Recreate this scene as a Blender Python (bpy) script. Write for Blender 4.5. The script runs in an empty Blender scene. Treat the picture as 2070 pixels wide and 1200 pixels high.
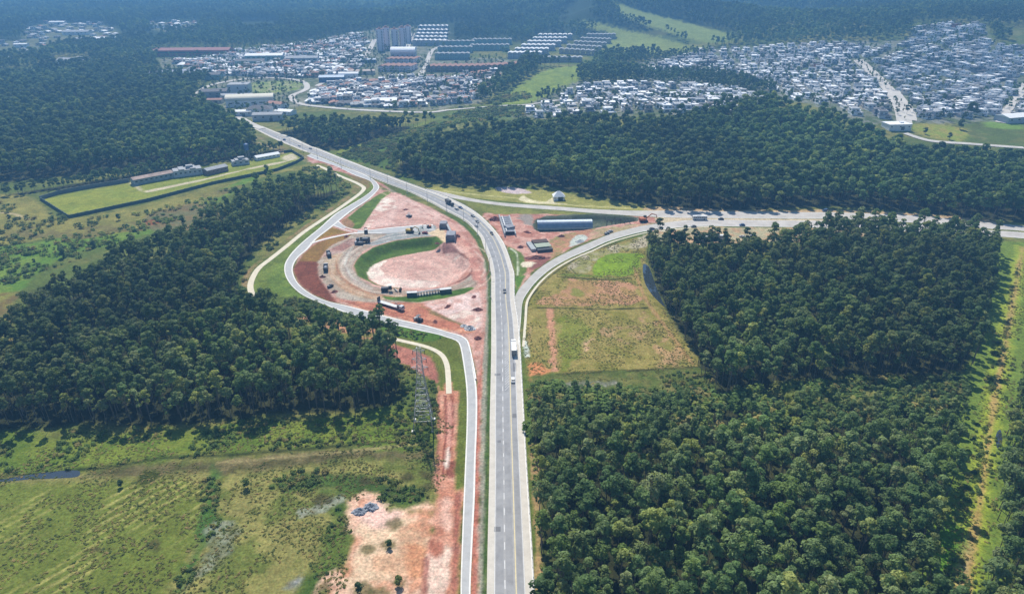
import bpy, math, random
import numpy as np
from mathutils import Vector, Matrix

# ------------------------------------------------------------------ camera
S = bpy.context.scene
COL = S.collection
CAM_H = 180.0
PITCH = math.radians(26.2)
FPX = 1381.0                      # focal length in photo pixels (photo 2070 wide)
cam_d = bpy.data.cameras.new('camera')
cam_d.lens = 36.0 * FPX / 2070.0
cam_d.sensor_width = 36.0
cam_d.clip_start = 1.0
cam_d.clip_end = 12000.0
cam = bpy.data.objects.new('camera', cam_d)
cam.location = (0, 0, CAM_H)
cam.rotation_euler = (math.radians(90) - PITCH, 0, 0)
COL.objects.link(cam)
S.camera = cam

# ------------------------------------------------------------------ light
SUN_EL = math.radians(52)
SUN_AZ = math.radians(-14)        # measured from +Y (view direction), negative = to the left
world = bpy.data.worlds.new('World')
S.world = world
world.use_nodes = True
wn = world.node_tree
bg = wn.nodes['Background']
sky = wn.nodes.new('ShaderNodeTexSky')
sky.sky_type = 'NISHITA'
sky.sun_disc = False
sky.sun_elevation = SUN_EL
sky.sun_rotation = SUN_AZ
sky.altitude = 700
wn.links.new(sky.outputs[0], bg.inputs[0])
bg.inputs[1].default_value = 0.08
sun_d = bpy.data.lights.new('sun', 'SUN')
sun_d.energy = 5.0
sun_d.angle = math.radians(0.5)
sun_d.color = (1.0, 0.94, 0.85)
sun = bpy.data.objects.new('sun', sun_d)
sdir = Vector((math.sin(SUN_AZ) * math.cos(SUN_EL), math.cos(SUN_AZ) * math.cos(SUN_EL), math.sin(SUN_EL)))
sun.rotation_euler = (-sdir).to_track_quat('-Z', 'Y').to_euler()
sun.location = (0, 0, 500)
COL.objects.link(sun)
S.view_settings.view_transform = 'Standard'
S.view_settings.look = 'None'
S.view_settings.exposure = 0.62
S.view_settings.gamma = 1.0
S.cycles.max_bounces = 4
S.cycles.diffuse_bounces = 2
S.cycles.glossy_bounces = 2
S.cycles.transmission_bounces = 2
S.cycles.volume_bounces = 0
S.cycles.use_denoising = True

HAZE_DENSITY = 0.00031
HAZE_COLOR = (0.20, 0.52, 1.0, 1)

# ------------------------------------------------------------------ noise + terrain
def smooth(a, b, x):
    t = np.clip((x - a) / (b - a), 0, 1)
    return t * t * (3 - 2 * t)

def _hash(ix, iy, seed):
    n = (ix.astype(np.int64) * 374761393 + iy.astype(np.int64) * 668265263 + seed * 974634777) & 0x7fffffff
    n = ((n ^ (n >> 13)) * 1274126177) & 0x7fffffff
    n = n ^ (n >> 16)
    return (n & 0xffff) / 65535.0

def vnoise(x, y, seed=0):
    ix = np.floor(x); iy = np.floor(y)
    fx = x - ix; fy = y - iy
    fx = fx * fx * (3 - 2 * fx); fy = fy * fy * (3 - 2 * fy)
    a = _hash(ix, iy, seed); b = _hash(ix + 1, iy, seed)
    c = _hash(ix, iy + 1, seed); d = _hash(ix + 1, iy + 1, seed)
    return (a * (1 - fx) + b * fx) * (1 - fy) + (c * (1 - fx) + d * fx) * fy

def fbm(x, y, scale, seed=0, octs=4):
    s = 0.0; amp = 0.5; f = 1.0 / scale
    for k in range(octs):
        s = s + amp * vnoise(x * f + 17.3 * k, y * f - 9.1 * k, seed + k)
        amp *= 0.5; f *= 2.03
    return s / (1 - 0.5 ** octs)

def gauss(x, y, cx, cy, rx, ry, rot=0.0):
    c, s = math.cos(rot), math.sin(rot)
    dx = (x - cx) * c + (y - cy) * s
    dy = -(x - cx) * s + (y - cy) * c
    return np.exp(-(dx / rx) ** 2 - (dy / ry) ** 2)

def seg_ridge(x, y, ax, ay, bx, by, ha, hb, w):
    dx, dy = bx - ax, by - ay
    t = np.clip(((x - ax) * dx + (y - ay) * dy) / (dx * dx + dy * dy), 0, 1)
    d = np.hypot(x - ax - t * dx, y - ay - t * dy)
    return (ha + (hb - ha) * t) * np.exp(-(d / w) ** 2)

def height(x, y):
    x = np.asarray(x, float); y = np.asarray(y, float)
    h = 20 * smooth(1000, 2000, y)
    h = h + 62 * gauss(x, y, 960, 1500, 430, 400)
    h = h + 19 * gauss(x, y, 300, 850, 230, 110)
    h = h + 12 * gauss(x, y, 90, 1180, 110, 170)
    h = h + seg_ridge(x, y, 300, 2080, 610, 1650, 82, 16, 120)
    h = h + seg_ridge(x, y, 215, 1880, 420, 1560, 40, 10, 80)
    h = h + 22 * gauss(x, y, -120, 2000, 500, 160)
    start = 2750 + 600 * smooth(200, -700, x) - 500 * smooth(1300, 1900, x)
    m = smooth(start, start + 1100, y)
    r = 1 - np.abs(2 * fbm(x, y, 480, 5, 4) - 1)
    h = h + m * (30 + 420 * r * r) + 90 * smooth(start - 150, start + 350, y) * fbm(x, y, 210, 9, 3)
    h = h + 75 * gauss(x, y, 40, 2330, 260, 170)
    st2 = 2700 + 450 * smooth(0, -600, x) - 750 * smooth(1000, 1500, x)
    r2 = 1 - np.abs(2 * fbm(x + .25 * y, y * .45, 330, 61, 3) - 1)
    h = h + 190 * smooth(st2 - 100, st2 + 420, y) * np.clip(r2 - .40, 0, 1) * 2.2
    h = h + 230 * gauss(x, y, 1750, 2150, 560, 420)
    h = h + 170 * gauss(x, y, -250, 3350, 700, 330, 0.25)
    h = h + seg_ridge(x, y, 60, 2500, -620, 2850, 130, 20, 110) + seg_ridge(x, y, 0, 2250, 330, 2330, 45, 95, 130)
    h = h + seg_ridge(x, y, -900, 3000, -1700, 3200, 30, 190, 160) + seg_ridge(x, y, 700, 2750, 980, 2250, 190, 30, 120) + seg_ridge(x, y, 1050, 2300, 1250, 1900, 150, 60, 120)
    h = h + 140 * gauss(x, y, 820, 3100, 420, 330, -0.3)
    return h

CT, ST = math.cos(PITCH), math.sin(PITCH)
def G(px, py, z=0.0):
    """photo pixel -> world ground point (terrain aware); z = height above the ground"""
    u = (px - 1035.0) / FPX; v = (600.0 - py) / FPX
    d = np.array([u, CT + v * ST, -ST + v * CT])
    t = (CAM_H - z) / -d[2] if d[2] < 0 else 9000
    if d[1] * t > 560:
        ts = np.arange(450, 6000, 4.0) / d[1]
        zz = CAM_H + d[2] * ts
        hh = height(d[0] * ts, d[1] * ts) + z
        k = np.argmax(zz < hh)
        if zz[k] < hh[k]:
            t = ts[k]
    return (d[0] * t, d[1] * t)

def GP(pts, z=0.0):
    out = []
    for p in pts:
        out.append(G(p[0], p[1], p[2] if len(p) > 2 else z))
    return out

# ------------------------------------------------------------------ polygon helpers
def offset(P, d):
    P = np.asarray(P); T = np.gradient(P, axis=0); T /= np.hypot(*T.T)[:, None] + 1e-9
    return P + np.c_[-T[:, 1], T[:, 0]] * d

def catmull(pts, n=6, closed=False):
    P = [np.array(p, float) for p in pts]
    out = []
    m = len(P)
    rng = range(m) if closed else range(m - 1)
    for i in rng:
        if closed:
            p0, p1, p2, p3 = P[(i - 1) % m], P[i], P[(i + 1) % m], P[(i + 2) % m]
        else:
            p0 = P[max(i - 1, 0)]; p1 = P[i]; p2 = P[i + 1]; p3 = P[min(i + 2, m - 1)]
        for k in range(n):
            t = k / n
            out.append(0.5 * ((2 * p1) + (-p0 + p2) * t + (2 * p0 - 5 * p1 + 4 * p2 - p3) * t * t + (-p0 + 3 * p1 - 3 * p2 + p3) * t ** 3))
    if not closed:
        out.append(P[-1])
    return np.array(out)

def resample(pts, n):
    P = np.asarray(pts, float)
    d = np.r_[0, np.cumsum(np.hypot(*np.diff(P, axis=0).T))]
    s = np.linspace(0, d[-1], n)
    return np.c_[np.interp(s, d, P[:, 0]), np.interp(s, d, P[:, 1])]

def arclen(P):
    P = np.asarray(P); return np.hypot(*np.diff(P, axis=0).T).sum()

def poly_sd(X, Y, poly):
    """signed distance (negative inside) for arrays"""
    P = np.asarray(poly, float)
    ins = np.zeros(X.shape, bool); dmin = np.full(X.shape, 1e12)
    n = len(P)
    for i in range(n):
        ax, ay = P[i]; bx, by = P[(i + 1) % n]
        ex, ey = bx - ax, by - ay
        L = ex * ex + ey * ey + 1e-9
        t = np.clip(((X - ax) * ex + (Y - ay) * ey) / L, 0, 1)
        d = (X - ax - t * ex) ** 2 + (Y - ay - t * ey) ** 2
        dmin = np.minimum(dmin, d)
        if ay != by:
            c = ((ay > Y) != (by > Y)) & (X < (bx - ax) * (Y - ay) / (by - ay) + ax)
            ins ^= c
    d = np.sqrt(dmin)
    return np.where(ins, -d, d)

def line_d(X, Y, pts):
    P = np.asarray(pts, float); dmin = np.full(X.shape, 1e12)
    for i in range(len(P) - 1):
        ax, ay = P[i]; bx, by = P[i + 1]
        ex, ey = bx - ax, by - ay
        t = np.clip(((X - ax) * ex + (Y - ay) * ey) / (ex * ex + ey * ey + 1e-9), 0, 1)
        dmin = np.minimum(dmin, (X - ax - t * ex) ** 2 + (Y - ay - t * ey) ** 2)
    return np.sqrt(dmin)

# ------------------------------------------------------------------ traced layout (photo pixels)
HL = [(984,1330),(984,1200),(986,1090),(989.5,928),(990,850),(992,760),(993,700),(993,640),(993,583),(992.5,554),(987.5,525),(979,502),(970,478),(955,461),(938,446),(917.5,434.6),(900,426),(873,411),(830,392),(780,372),(747,359),(697,338),(653,321),(613,306),(590,297),(560,284),(530,270),(508,258)]
HR = [(1093,1330),(1082,1200),(1076,1100),(1065,928),(1059,820),(1054,730),(1052,690),(1048,645),(1041,601),(1040,554),(1035.6,537),(1028,513),(1018,490),(1002,467),(984.6,448),(964,430),(938,414),(914.6,402.5),(897,396),(857,381),(813,366),(780,354),(747,342),(713,329),(680,315),(647,302),(626,294),(592,280),(560,268),(530,256)]
SVC_OUT = [(934,1330),(931,1200),(934,1090),(937.5,1000),(940.5,930),(943.5,850),(943,790),(938,745),(930,700),(921,688),(903,682),(885,676),(847,668),(780,653),(735,643),(693,630),(647,612),(613,597),(590,578),(577,557),(575,537),(583,520),(597,503),(620,482),(647,460),(677,433),(707,415),(735,398),(750,387),(755,379),(750,370),(740,364),(713,353),(680,338),(640,324),(620,316)]
SVC_IN = [(953,1330),(951,1200),(955.5,1090),(960,1000),(961.5,930),(964.5,850),(964,790),(958,745),(950,700),(943,685),(930,677),(910,672),(863,658),(813,647),(773,637),(730,625),(697,617),(660,608),(627,593),(603,573),(593,553),(593,537),(603,520),(623,503),(640,483),(667,462),(690,443),(713,425),(743,405),(760,391),(767,379),(760,369),(750,362),(730,352),(693,337),(650,320),(628,311)]
PATH_A = [(512,605),(510,596),(506,580),(510,563),(523,542),(547,523),(580,497),(613,470),(647,447),(680,425),(713,402),(730,391),(736,383),(731,376),(716,368),(685,355),(657,343),(640,336)]
PATH_B = [(777,680),(810,688),(849,697),(876,706),(894,718),(903,736),(906,760),(907.5,795)]
RAMP_UP = [(1030,640),(1043,595),(1060,572),(1087,545),(1122,522),(1157,505),(1192,490),(1235,472.5),(1279,461),(1308,455),(1370,447),(1420,444)]
RAMP_LO = [(1048,700),(1053,645),(1056,612),(1066,592),(1087,566),(1116,542),(1151,522),(1192,504.6),(1227,488.6),(1265,477),(1302,468),(1337,464),(1390,458),(1430,456)]
XUP_T = [(862,381),(900,391),(958,402),(1017,410),(1075,414),(1133,418),(1192,422.5),(1250,425),(1300,426),(1370,426),(1480,428),(1600,429),(1708,430),(1860,437),(1996,450),(2070,457),(2180,470)]
XUP_B = [(862,384),(900,397),(958,408),(1017,416),(1075,421),(1133,425),(1192,430),(1250,434),(1300,437),(1370,440),(1480,441),(1600,442),(1708,443),(1860,451),(1996,462),(2070,467),(2180,481)]
XLO_T = [(1330,455),(1370,447),(1430,444),(1500,445),(1600,446),(1708,447),(1860,454),(1996,465),(2070,470),(2180,484)]
XLO_B = [(1330,464),(1370,460),(1430,457),(1500,458),(1600,459),(1708,462),(1860,469),(1996,477),(2070,482),(2180,496)]
LOOP_UP = [(684,446),(692,454),(705,461),(728,466),(747,465),(780,461),(813,458),(845,455),(875,454)]
LOOP_LO = [(672,456),(684,460),(700,466),(722,471),(747,472),(780,472),(813,469),(845,467),(880,466)]
STRIP_C = [(2062,500),(2050,560),(2035,640),(2015,740),(2003,800),(1990,880),(1978,960),(1965,1040),(1952,1110),(1945,1200),(1940,1330)]

def world_line(pts, n=5, z=0.0):
    return catmull(GP(pts, z), n)

wHL, wHR = world_line(HL), world_line(HR)
wSO, wSI = world_line(SVC_OUT), world_line(SVC_IN)
wPA, wPB = world_line(PATH_A), world_line(PATH_B)
wRU, wRL = world_line(RAMP_UP), world_line(RAMP_LO)
wXUT, wXUB = world_line(XUP_T), world_line(XUP_B)
wXLT, wXLB = world_line(XLO_T), world_line(XLO_B)
wLU, wLL = world_line(LOOP_UP), world_line(LOOP_LO)

BASIN = [(890,502),(915,505),(934,516),(952,533),(948,551),(925,566),(890,577),(850,583),(800,581),(770,575),(748,562),(745,548),(757,534),(780,523),(830,512)]
CRESC_OUT = [(897,487),(883,477),(847,480),(797,487),(753,500),(727,517),(715,537),(723,557),(757,575),(780,580)]
BASIN_RIM = CRESC_OUT + [(850,590),(905,580),(945,560),(957,535),(938,512),(905,492)]
wBASIN = GP(BASIN); wRIM = GP(BASIN_RIM)
TRENCH = [(1075,462),(1085,440),(1200,432),(1290,440),(1300,446),(1240,455),(1180,466),(1090,470)]
wTRENCH = GP(TRENCH)
SLOPE = [(593,540),(596,556),(607,574),(630,593),(662,607),(680,612),(667,590),(647,563),(642,540),(650,518),(667,498),(700,482),(720,473),(690,474),(640,492),(610,518)]
wSLOPE = GP(SLOPE)
BANK_E = GP([(515,593),(512,580),(516,563),(530,542),(560,518),(590,497),(575,537),(577,557),(590,578),(600,590),(560,597)])

def local_relief(X, Y):
    """earthworks: basin, culvert trench, raised bank by the loop"""
    h = np.zeros_like(X)
    m = (X > -160) & (X < 140) & (Y > 300) & (Y < 560)
    x, y = X[m], Y[m]
    d = poly_sd(x, y, wRIM)
    hh = -5.0 * smooth(0, 9, -d)
    d = poly_sd(x, y, wTRENCH)
    hh = hh - 4.0 * smooth(0, 7, -d)
    d = poly_sd(x, y, wSLOPE)
    hh = hh - 0.02 * smooth(0, 5, -d)
    hh = hh + 0.5 * (fbm(x, y, 9, 31, 3) - 0.5) * smooth(2, 8, np.minimum(line_d(x, y, wHL), np.minimum(line_d(x, y, wSI), line_d(x, y, wRU)))) * (poly_sd(x, y, GP([(782,387),(973,520),(978,700),(940,668),(700,612),(600,560),(600,520),(700,455)])) < 0)
    h[m] = hh
    return h

# ------------------------------------------------------------------ materials
def mat(name, col, rough=0.9, nscale=None, namt=0.25, metallic=0.0, spec=0.3, bump=0.0, col2=None):
    m = bpy.data.materials.new(name)
    m.use_nodes = True
    nt = m.node_tree; b = nt.nodes['Principled BSDF']
    b.inputs['Base Color'].default_value = (*col, 1)
    b.inputs['Roughness'].default_value = rough
    b.inputs['Metallic'].default_value = metallic
    b.inputs['Specular IOR Level'].default_value = spec
    if nscale:
        tc = nt.nodes.new('ShaderNodeTexCoord')
        nz = nt.nodes.new('ShaderNodeTexNoise'); nz.inputs['Scale'].default_value = nscale
        nz.inputs['Detail'].default_value = 5; nz.inputs['Roughness'].default_value = 0.65
        nt.links.new(tc.outputs['Object'], nz.inputs['Vector'])
        mx = nt.nodes.new('ShaderNodeMix'); mx.data_type = 'RGBA'
        c2 = col2 or tuple(max(0, c * (1 + namt)) for c in col)
        c1 = tuple(c * (1 - namt) for c in col) if not col2 else col
        mr = nt.nodes.new('ShaderNodeMapRange')
        mr.inputs['From Min'].default_value = 0.3; mr.inputs['From Max'].default_value = 0.7
        nt.links.new(nz.outputs['Fac'], mr.inputs['Value'])
        nt.links.new(mr.outputs['Result'], mx.inputs['Factor'])
        mx.inputs['A'].default_value = (*c1, 1); mx.inputs['B'].default_value = (*c2, 1)
        nt.links.new(mx.outputs['Result'], b.inputs['Base Color'])
        if bump:
            bp = nt.nodes.new('ShaderNodeBump'); bp.inputs['Strength'].default_value = bump
            nt.links.new(nz.outputs['Fac'], bp.inputs['Height'])
            nt.links.new(bp.outputs['Normal'], b.inputs['Normal'])
    return m

M = {}
M['asphalt'] = mat('asphalt', (0.33, 0.325, 0.32), 0.85, 0.35, 0.14)
M['new_asphalt'] = mat('service_asphalt', (0.40, 0.40, 0.39), 0.85, 0.3, 0.12)
M['concrete'] = mat('concrete', (0.54, 0.50, 0.43), 0.9, 0.25, 0.12)
M['kerb'] = mat('kerb_concrete', (0.70, 0.68, 0.63), 0.9, 0.4, 0.12)
M['path'] = mat('path_concrete', (0.62, 0.56, 0.43), 0.9, 0.3, 0.12)
M['ramp'] = mat('ramp_pavement', (0.43, 0.41, 0.37), 0.9, 0.2, 0.12)
M['xroad'] = mat('cross_pavement', (0.46, 0.43, 0.39), 0.9, 0.12, 0.18)
M['paint_w'] = mat('white_paint', (0.72, 0.72, 0.70), 0.7, 0.6, 0.12)
M['paint_y'] = mat('yellow_paint', (0.62, 0.52, 0.28), 0.7, 0.6, 0.12)
M['worn'] = mat('worn_asphalt', (0.27, 0.27, 0.272), 0.8, 0.16, 0.22)
M['patch'] = mat('asphalt_patch', (0.17, 0.17, 0.175), 0.9, 0.8, 0.15)
M['gravel'] = mat('gravel', (0.33, 0.33, 0.31), 1.0, 0.5, 0.3)
M['town_road'] = mat('town_road', (0.52, 0.49, 0.44), 0.95, 0.06, 0.2)
M['water'] = mat('water_surface', (0.03, 0.04, 0.05), 0.06, None, 0, 0, 0.8)
M['white'] = mat('white_paintwork', (0.75, 0.75, 0.73), 0.45, 1.5, 0.06)
M['offwhite'] = mat('offwhite_metal', (0.55, 0.56, 0.55), 0.5, 1.0, 0.12)
M['black'] = mat('black_rubber', (0.02, 0.02, 0.02), 0.8)
M['glass'] = mat('window_glass', (0.03, 0.04, 0.05), 0.15, None, 0, 0, 0.6)
M['dark'] = mat('dark_paint', (0.06, 0.065, 0.075), 0.4, 1.0, 0.1)
M['grey'] = mat('grey_paint', (0.22, 0.23, 0.24), 0.45, 1.0, 0.1)
M['silver'] = mat('silver_paint', (0.45, 0.46, 0.47), 0.35, 1.0, 0.06)
M['red'] = mat('red_paint', (0.30, 0.035, 0.03), 0.4, 1.0, 0.15)
M['blue'] = mat('blue_paint', (0.06, 0.13, 0.28), 0.4, 1.0, 0.1)
M['yellow'] = mat('yellow_machine', (0.42, 0.28, 0.05), 0.55, 1.2, 0.2)
M['orange'] = mat('orange_machine', (0.42, 0.13, 0.05), 0.55, 1.2, 0.2)
M['steel'] = mat('galvanised_steel', (0.38, 0.40, 0.41), 0.5, 1.0, 0.1, 0.4)
M['culvert'] = mat('corrugated_steel', (0.30, 0.35, 0.42), 0.45, 0.4, 0.15, 0.45)
M['abut'] = mat('abutment_concrete', (0.26, 0.27, 0.30), 0.9, 0.4, 0.25)
M['abut_l'] = mat('pale_wall_concrete', (0.36, 0.38, 0.38), 0.9, 0.4, 0.2)
M['wall_green'] = mat('green_mesh_fence', (0.07, 0.11, 0.095), 0.8, 0.5, 0.3)
M['wall_blue'] = mat('blue_grey_cladding', (0.30, 0.36, 0.40), 0.7, 0.4, 0.15)
M['brown'] = mat('dark_timber', (0.09, 0.06, 0.05), 0.9, 0.8, 0.25)
M['trunk'] = mat('bark', (0.16, 0.135, 0.11), 0.95, 0.8, 0.3)
M['gravel_heap'] = mat('grey_gravel_heap', (0.25, 0.27, 0.30), 1.0, 1.2, 0.25)

def leaf_mat(name, cols, gain=1.0, translucent=0.35, red=1.1):
    cols = [(p, (c[0] * gain * red, c[1] * gain * 1.02, c[2] * gain * .86)) for p, c in cols]
    m = bpy.data.materials.new(name); m.use_nodes = True
    nt = m.node_tree; b = nt.nodes['Principled BSDF']
    b.inputs['Roughness'].default_value = 0.75
    b.inputs['Specular IOR Level'].default_value = 0.25
    oi = nt.nodes.new('ShaderNodeObjectInfo')
    rp = nt.nodes.new('ShaderNodeValToRGB')
    rp.color_ramp.interpolation = 'LINEAR'
    els = rp.color_ramp.elements
    while len(els) > 1: els.remove(els[-1])
    n = len(cols)
    els[0].position = cols[0][0]; els[0].color = (*cols[0][1], 1)
    for p, c in cols[1:]:
        e = els.new(p); e.color = (*c, 1)
    nt.links.new(oi.outputs['Random'], rp.inputs['Fac'])
    # leaf-scale light / dark clumps, a broad drift over the stand
    tc = nt.nodes.new('ShaderNodeTexCoord')
    nz = nt.nodes.new('ShaderNodeTexNoise'); nz.inputs['Scale'].default_value = 0.55
    nz.inputs['Detail'].default_value = 3
    nt.links.new(tc.outputs['Object'], nz.inputs['Vector'])
    geo = nt.nodes.new('ShaderNodeNewGeometry')
    nz2 = nt.nodes.new('ShaderNodeTexNoise'); nz2.inputs['Scale'].default_value = 0.022
    nz2.inputs['Detail'].default_value = 2
    nt.links.new(geo.outputs['Position'], nz2.inputs['Vector'])
    m1 = nt.nodes.new('ShaderNodeMapRange'); m1.inputs['From Min'].default_value = .3; m1.inputs['From Max'].default_value = .7
    m1.inputs['To Min'].default_value = .68; m1.inputs['To Max'].default_value = 1.35
    nt.links.new(nz.outputs['Fac'], m1.inputs['Value'])
    m2 = nt.nodes.new('ShaderNodeMapRange'); m2.inputs['From Min'].default_value = .3; m2.inputs['From Max'].default_value = .7
    m2.inputs['To Min'].default_value = .8; m2.inputs['To Max'].default_value = 1.22
    nt.links.new(nz2.outputs['Fac'], m2.inputs['Value'])
    nz3 = nt.nodes.new('ShaderNodeTexNoise'); nz3.inputs['Scale'].default_value = 0.0045; nz3.inputs['Detail'].default_value = 4
    nt.links.new(geo.outputs['Position'], nz3.inputs['Vector'])
    m3 = nt.nodes.new('ShaderNodeMapRange'); m3.inputs['From Min'].default_value = .35; m3.inputs['From Max'].default_value = .65
    m3.inputs['To Min'].default_value = .62; m3.inputs['To Max'].default_value = 1.45
    nt.links.new(nz3.outputs['Fac'], m3.inputs['Value'])
    m0 = nt.nodes.new('ShaderNodeMath'); m0.operation = 'MULTIPLY'
    nt.links.new(m2.outputs['Result'], m0.inputs[0]); nt.links.new(m3.outputs['Result'], m0.inputs[1])
    mu = nt.nodes.new('ShaderNodeMath'); mu.operation = 'MULTIPLY'
    nt.links.new(m1.outputs['Result'], mu.inputs[0]); nt.links.new(m0.outputs[0], mu.inputs[1])
    vm = nt.nodes.new('ShaderNodeVectorMath'); vm.operation = 'SCALE'
    nt.links.new(rp.outputs['Color'], vm.inputs[0]); nt.links.new(mu.outputs[0], vm.inputs['Scale'])
    nt.links.new(vm.outputs[0], b.inputs['Base Color'])
    tr = nt.nodes.new('ShaderNodeBsdfTranslucent')
    ty = nt.nodes.new('ShaderNodeVectorMath'); ty.operation = 'MULTIPLY'; ty.inputs[1].default_value = (1.5, 1.4, .6)
    nt.links.new(vm.outputs[0], ty.inputs[0]); nt.links.new(ty.outputs[0], tr.inputs['Color'])
    ms = nt.nodes.new('ShaderNodeMixShader'); ms.inputs[0].default_value = translucent
    nt.links.new(b.outputs[0], ms.inputs[1]); nt.links.new(tr.outputs[0], ms.inputs[2])
    nt.links.new(ms.outputs[0], nt.nodes['Material Output'].inputs['Surface'])
    return m

M['leaf'] = leaf_mat('eucalyptus_leaves', [(0, (.036, .066, .026)), (.25, (.050, .088, .032)), (.5, (.075, .112, .050)), (.72, (.062, .10, .028)), (.9, (.105, .135, .070)), (.975, (.12, .15, .04)), (1, (.13, .155, .055))], 1.85)
M['leaf_dark'] = leaf_mat('broadleaf_foliage', [(0, (.030, .056, .026)), (.3, (.044, .078, .030)), (.6, (.060, .092, .036)), (.85, (.085, .118, .045)), (1, (.13, .15, .05))], 1.75, .35, .98)
M['bush'] = leaf_mat('shrub_leaves', [(0, (.040, .075, .024)), (.3, (.065, .12, .03)), (.6, (.10, .155, .035)), (.85, (.15, .17, .05)), (1, (.19, .17, .07))], 1.35, .4)
M['tuft'] = leaf_mat('grass_blades', [(0, (.07, .11, .03)), (.3, (.12, .15, .04)), (.6, (.16, .17, .05)), (.85, (.22, .20, .08)), (1, (.30, .24, .12))], 1.2, .4)

# ------------------------------------------------------------------ mesh builder
class MB:
    def __init__(s):
        s.v = []; s.f = []; s.m = []
    def add(s, vs, fs, mi=0):
        o = len(s.v)
        s.v.extend([tuple(map(float, v)) for v in vs]); s.f.extend([tuple(i + o for i in f) for f in fs]); s.m.extend([mi] * len(fs))
        return s
    def box(s, c, d, mi=0, rz=0.0, taper=1.0, taper_y=None):
        ty = taper if taper_y is None else taper_y
        hx, hy, hz = d[0] / 2, d[1] / 2, d[2] / 2
        cr, sr = math.cos(rz), math.sin(rz)
        vs = []
        for z, k, ky in ((-hz, 1, 1), (hz, taper, ty)):
            for x, y in ((-hx, -hy), (hx, -hy), (hx, hy), (-hx, hy)):
                X, Y = x * k, y * ky
                vs.append((c[0] + X * cr - Y * sr, c[1] + X * sr + Y * cr, c[2] + z))
        return s.add(vs, [(0, 3, 2, 1), (4, 5, 6, 7), (0, 1, 5, 4), (1, 2, 6, 5), (2, 3, 7, 6), (3, 0, 4, 7)], mi)
    def tube(s, a, b, ra, rb=None, n=6, mi=0, caps=True):
        rb = ra if rb is None else rb
        a = Vector(a); b = Vector(b); d = (b - a).normalized()
        u = d.orthogonal().normalized(); w = d.cross(u)
        vs = []
        for p, r in ((a, ra), (b, rb)):
            for k in range(n):
                t = 2 * math.pi * k / n
                vs.append(p + (u * math.cos(t) + w * math.sin(t)) * r)
        fs = [(k, (k + 1) % n, n + (k + 1) % n, n + k) for k in range(n)]
        if caps:
            fs += [tuple(range(n - 1, -1, -1)), tuple(range(n, 2 * n))]
        return s.add(vs, fs, mi)
    def prism(s, prof, x0, x1, mi=0, axis='x'):
        """profile (y,z) extruded along x"""
        n = len(prof)
        if axis == 'x':
            vs = [(x0, p[0], p[1]) for p in prof] + [(x1, p[0], p[1]) for p in prof]
        else:
            vs = [(p[0], x0, p[1]) for p in prof] + [(p[0], x1, p[1]) for p in prof]
        fs = [(k, (k + 1) % n, n + (k + 1) % n, n + k) for k in range(n)] + [tuple(range(n - 1, -1, -1)), tuple(range(n, 2 * n))]
        return s.add(vs, fs, mi)
    def mesh(s, name, mats):
        me = bpy.data.meshes.new(name)
        me.from_pydata(s.v, [], s.f)
        for m in (mats if isinstance(mats, (list, tuple)) else [mats]):
            me.materials.append(m)
        me.polygons.foreach_set('material_index', s.m)
        me.update()
        return me
    def build(s, name, mats, parent=None):
        o = bpy.data.objects.new(name, s.mesh(name, mats))
        COL.objects.link(o)
        if parent is not None: o.parent = parent
        return o

def tag(o, label=None, cat=None, group=None, kind=None):
    if label: o['label'] = label
    if cat: o['category'] = cat
    if group: o['group'] = group
    if kind: o['kind'] = kind
    return o

def thing(name, label, cat, loc=(0, 0, 0), rz=0.0, group=None):
    o = bpy.data.objects.new(name, None); COL.objects.link(o)
    o.location = loc; o.rotation_euler = (0, 0, rz); o.empty_display_size = 1
    return tag(o, label, cat, group)

def dup(root, loc, rz=None, label=None, group=None, scale=None):
    r = root.copy(); COL.objects.link(r); r.location = loc
    if rz is not None: r.rotation_euler = (0, 0, rz)
    if scale is not None: r.scale = scale if isinstance(scale, tuple) else (scale,) * 3
    if label: r['label'] = label
    if group: r['group'] = group
    for ch in root.children:
        c = ch.copy(); COL.objects.link(c); c.parent = r
        for g in ch.children:
            d = g.copy(); COL.objects.link(d); d.parent = c
    return r

ORD = ['zeroth','first','second','third','fourth','fifth','sixth','seventh','eighth','ninth','tenth','eleventh','twelfth','thirteenth','fourteenth','fifteenth','sixteenth','seventeenth','eighteenth','nineteenth','twentieth']
def ordw(n):
    if n <= 20: return ORD[n]
    tens = {2:'twenty',3:'thirty',4:'forty',5:'fifty',6:'sixty',7:'seventy'}
    if n % 10 == 0: return tens[n // 10][:-1] + 'ieth'
    return tens[n // 10] + '-' + ORD[n % 10]

def gz(x, y):
    return float(height(x, y))

# ------------------------------------------------------------------ terrain sheet
def spaced(parts):
    out = [parts[0][0]]
    for a, b, s in parts:
        n = max(1, int(round((b - a) / s)))
        out += list(np.linspace(a, b, n + 1)[1:])
    return np.array(out)
xs = spaced([(-4200, -1500, 60), (-1500, -500, 9), (-500, -230, 2.6), (-230, -175, 1.8), (-175, 115, .85), (115, 250, 1.6), (250, 520, 2.6), (520, 1700, 7), (1700, 4200, 60)])
ys = spaced([(-400, 60, 40), (60, 140, 6), (140, 300, 1.25), (300, 520, .9), (520, 600, 1.7), (600, 900, 2.8), (900, 1500, 5), (1500, 2600, 9), (2600, 6200, 30)])
XX, YY = np.meshgrid(xs, ys)
ZZ = height(XX, YY) + local_relief(XX, YY)

LIN = lambda r, g, b: tuple(((c / 255.0) / 12.92 if c / 255.0 <= .04045 else ((c / 255.0 + .055) / 1.055) ** 2.4) for c in (r, g, b))
def A(r, g, b, k=0.88):          # photo colour of a sunlit surface -> base colour
    return tuple(c * k for c in LIN(r, g, b))

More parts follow.
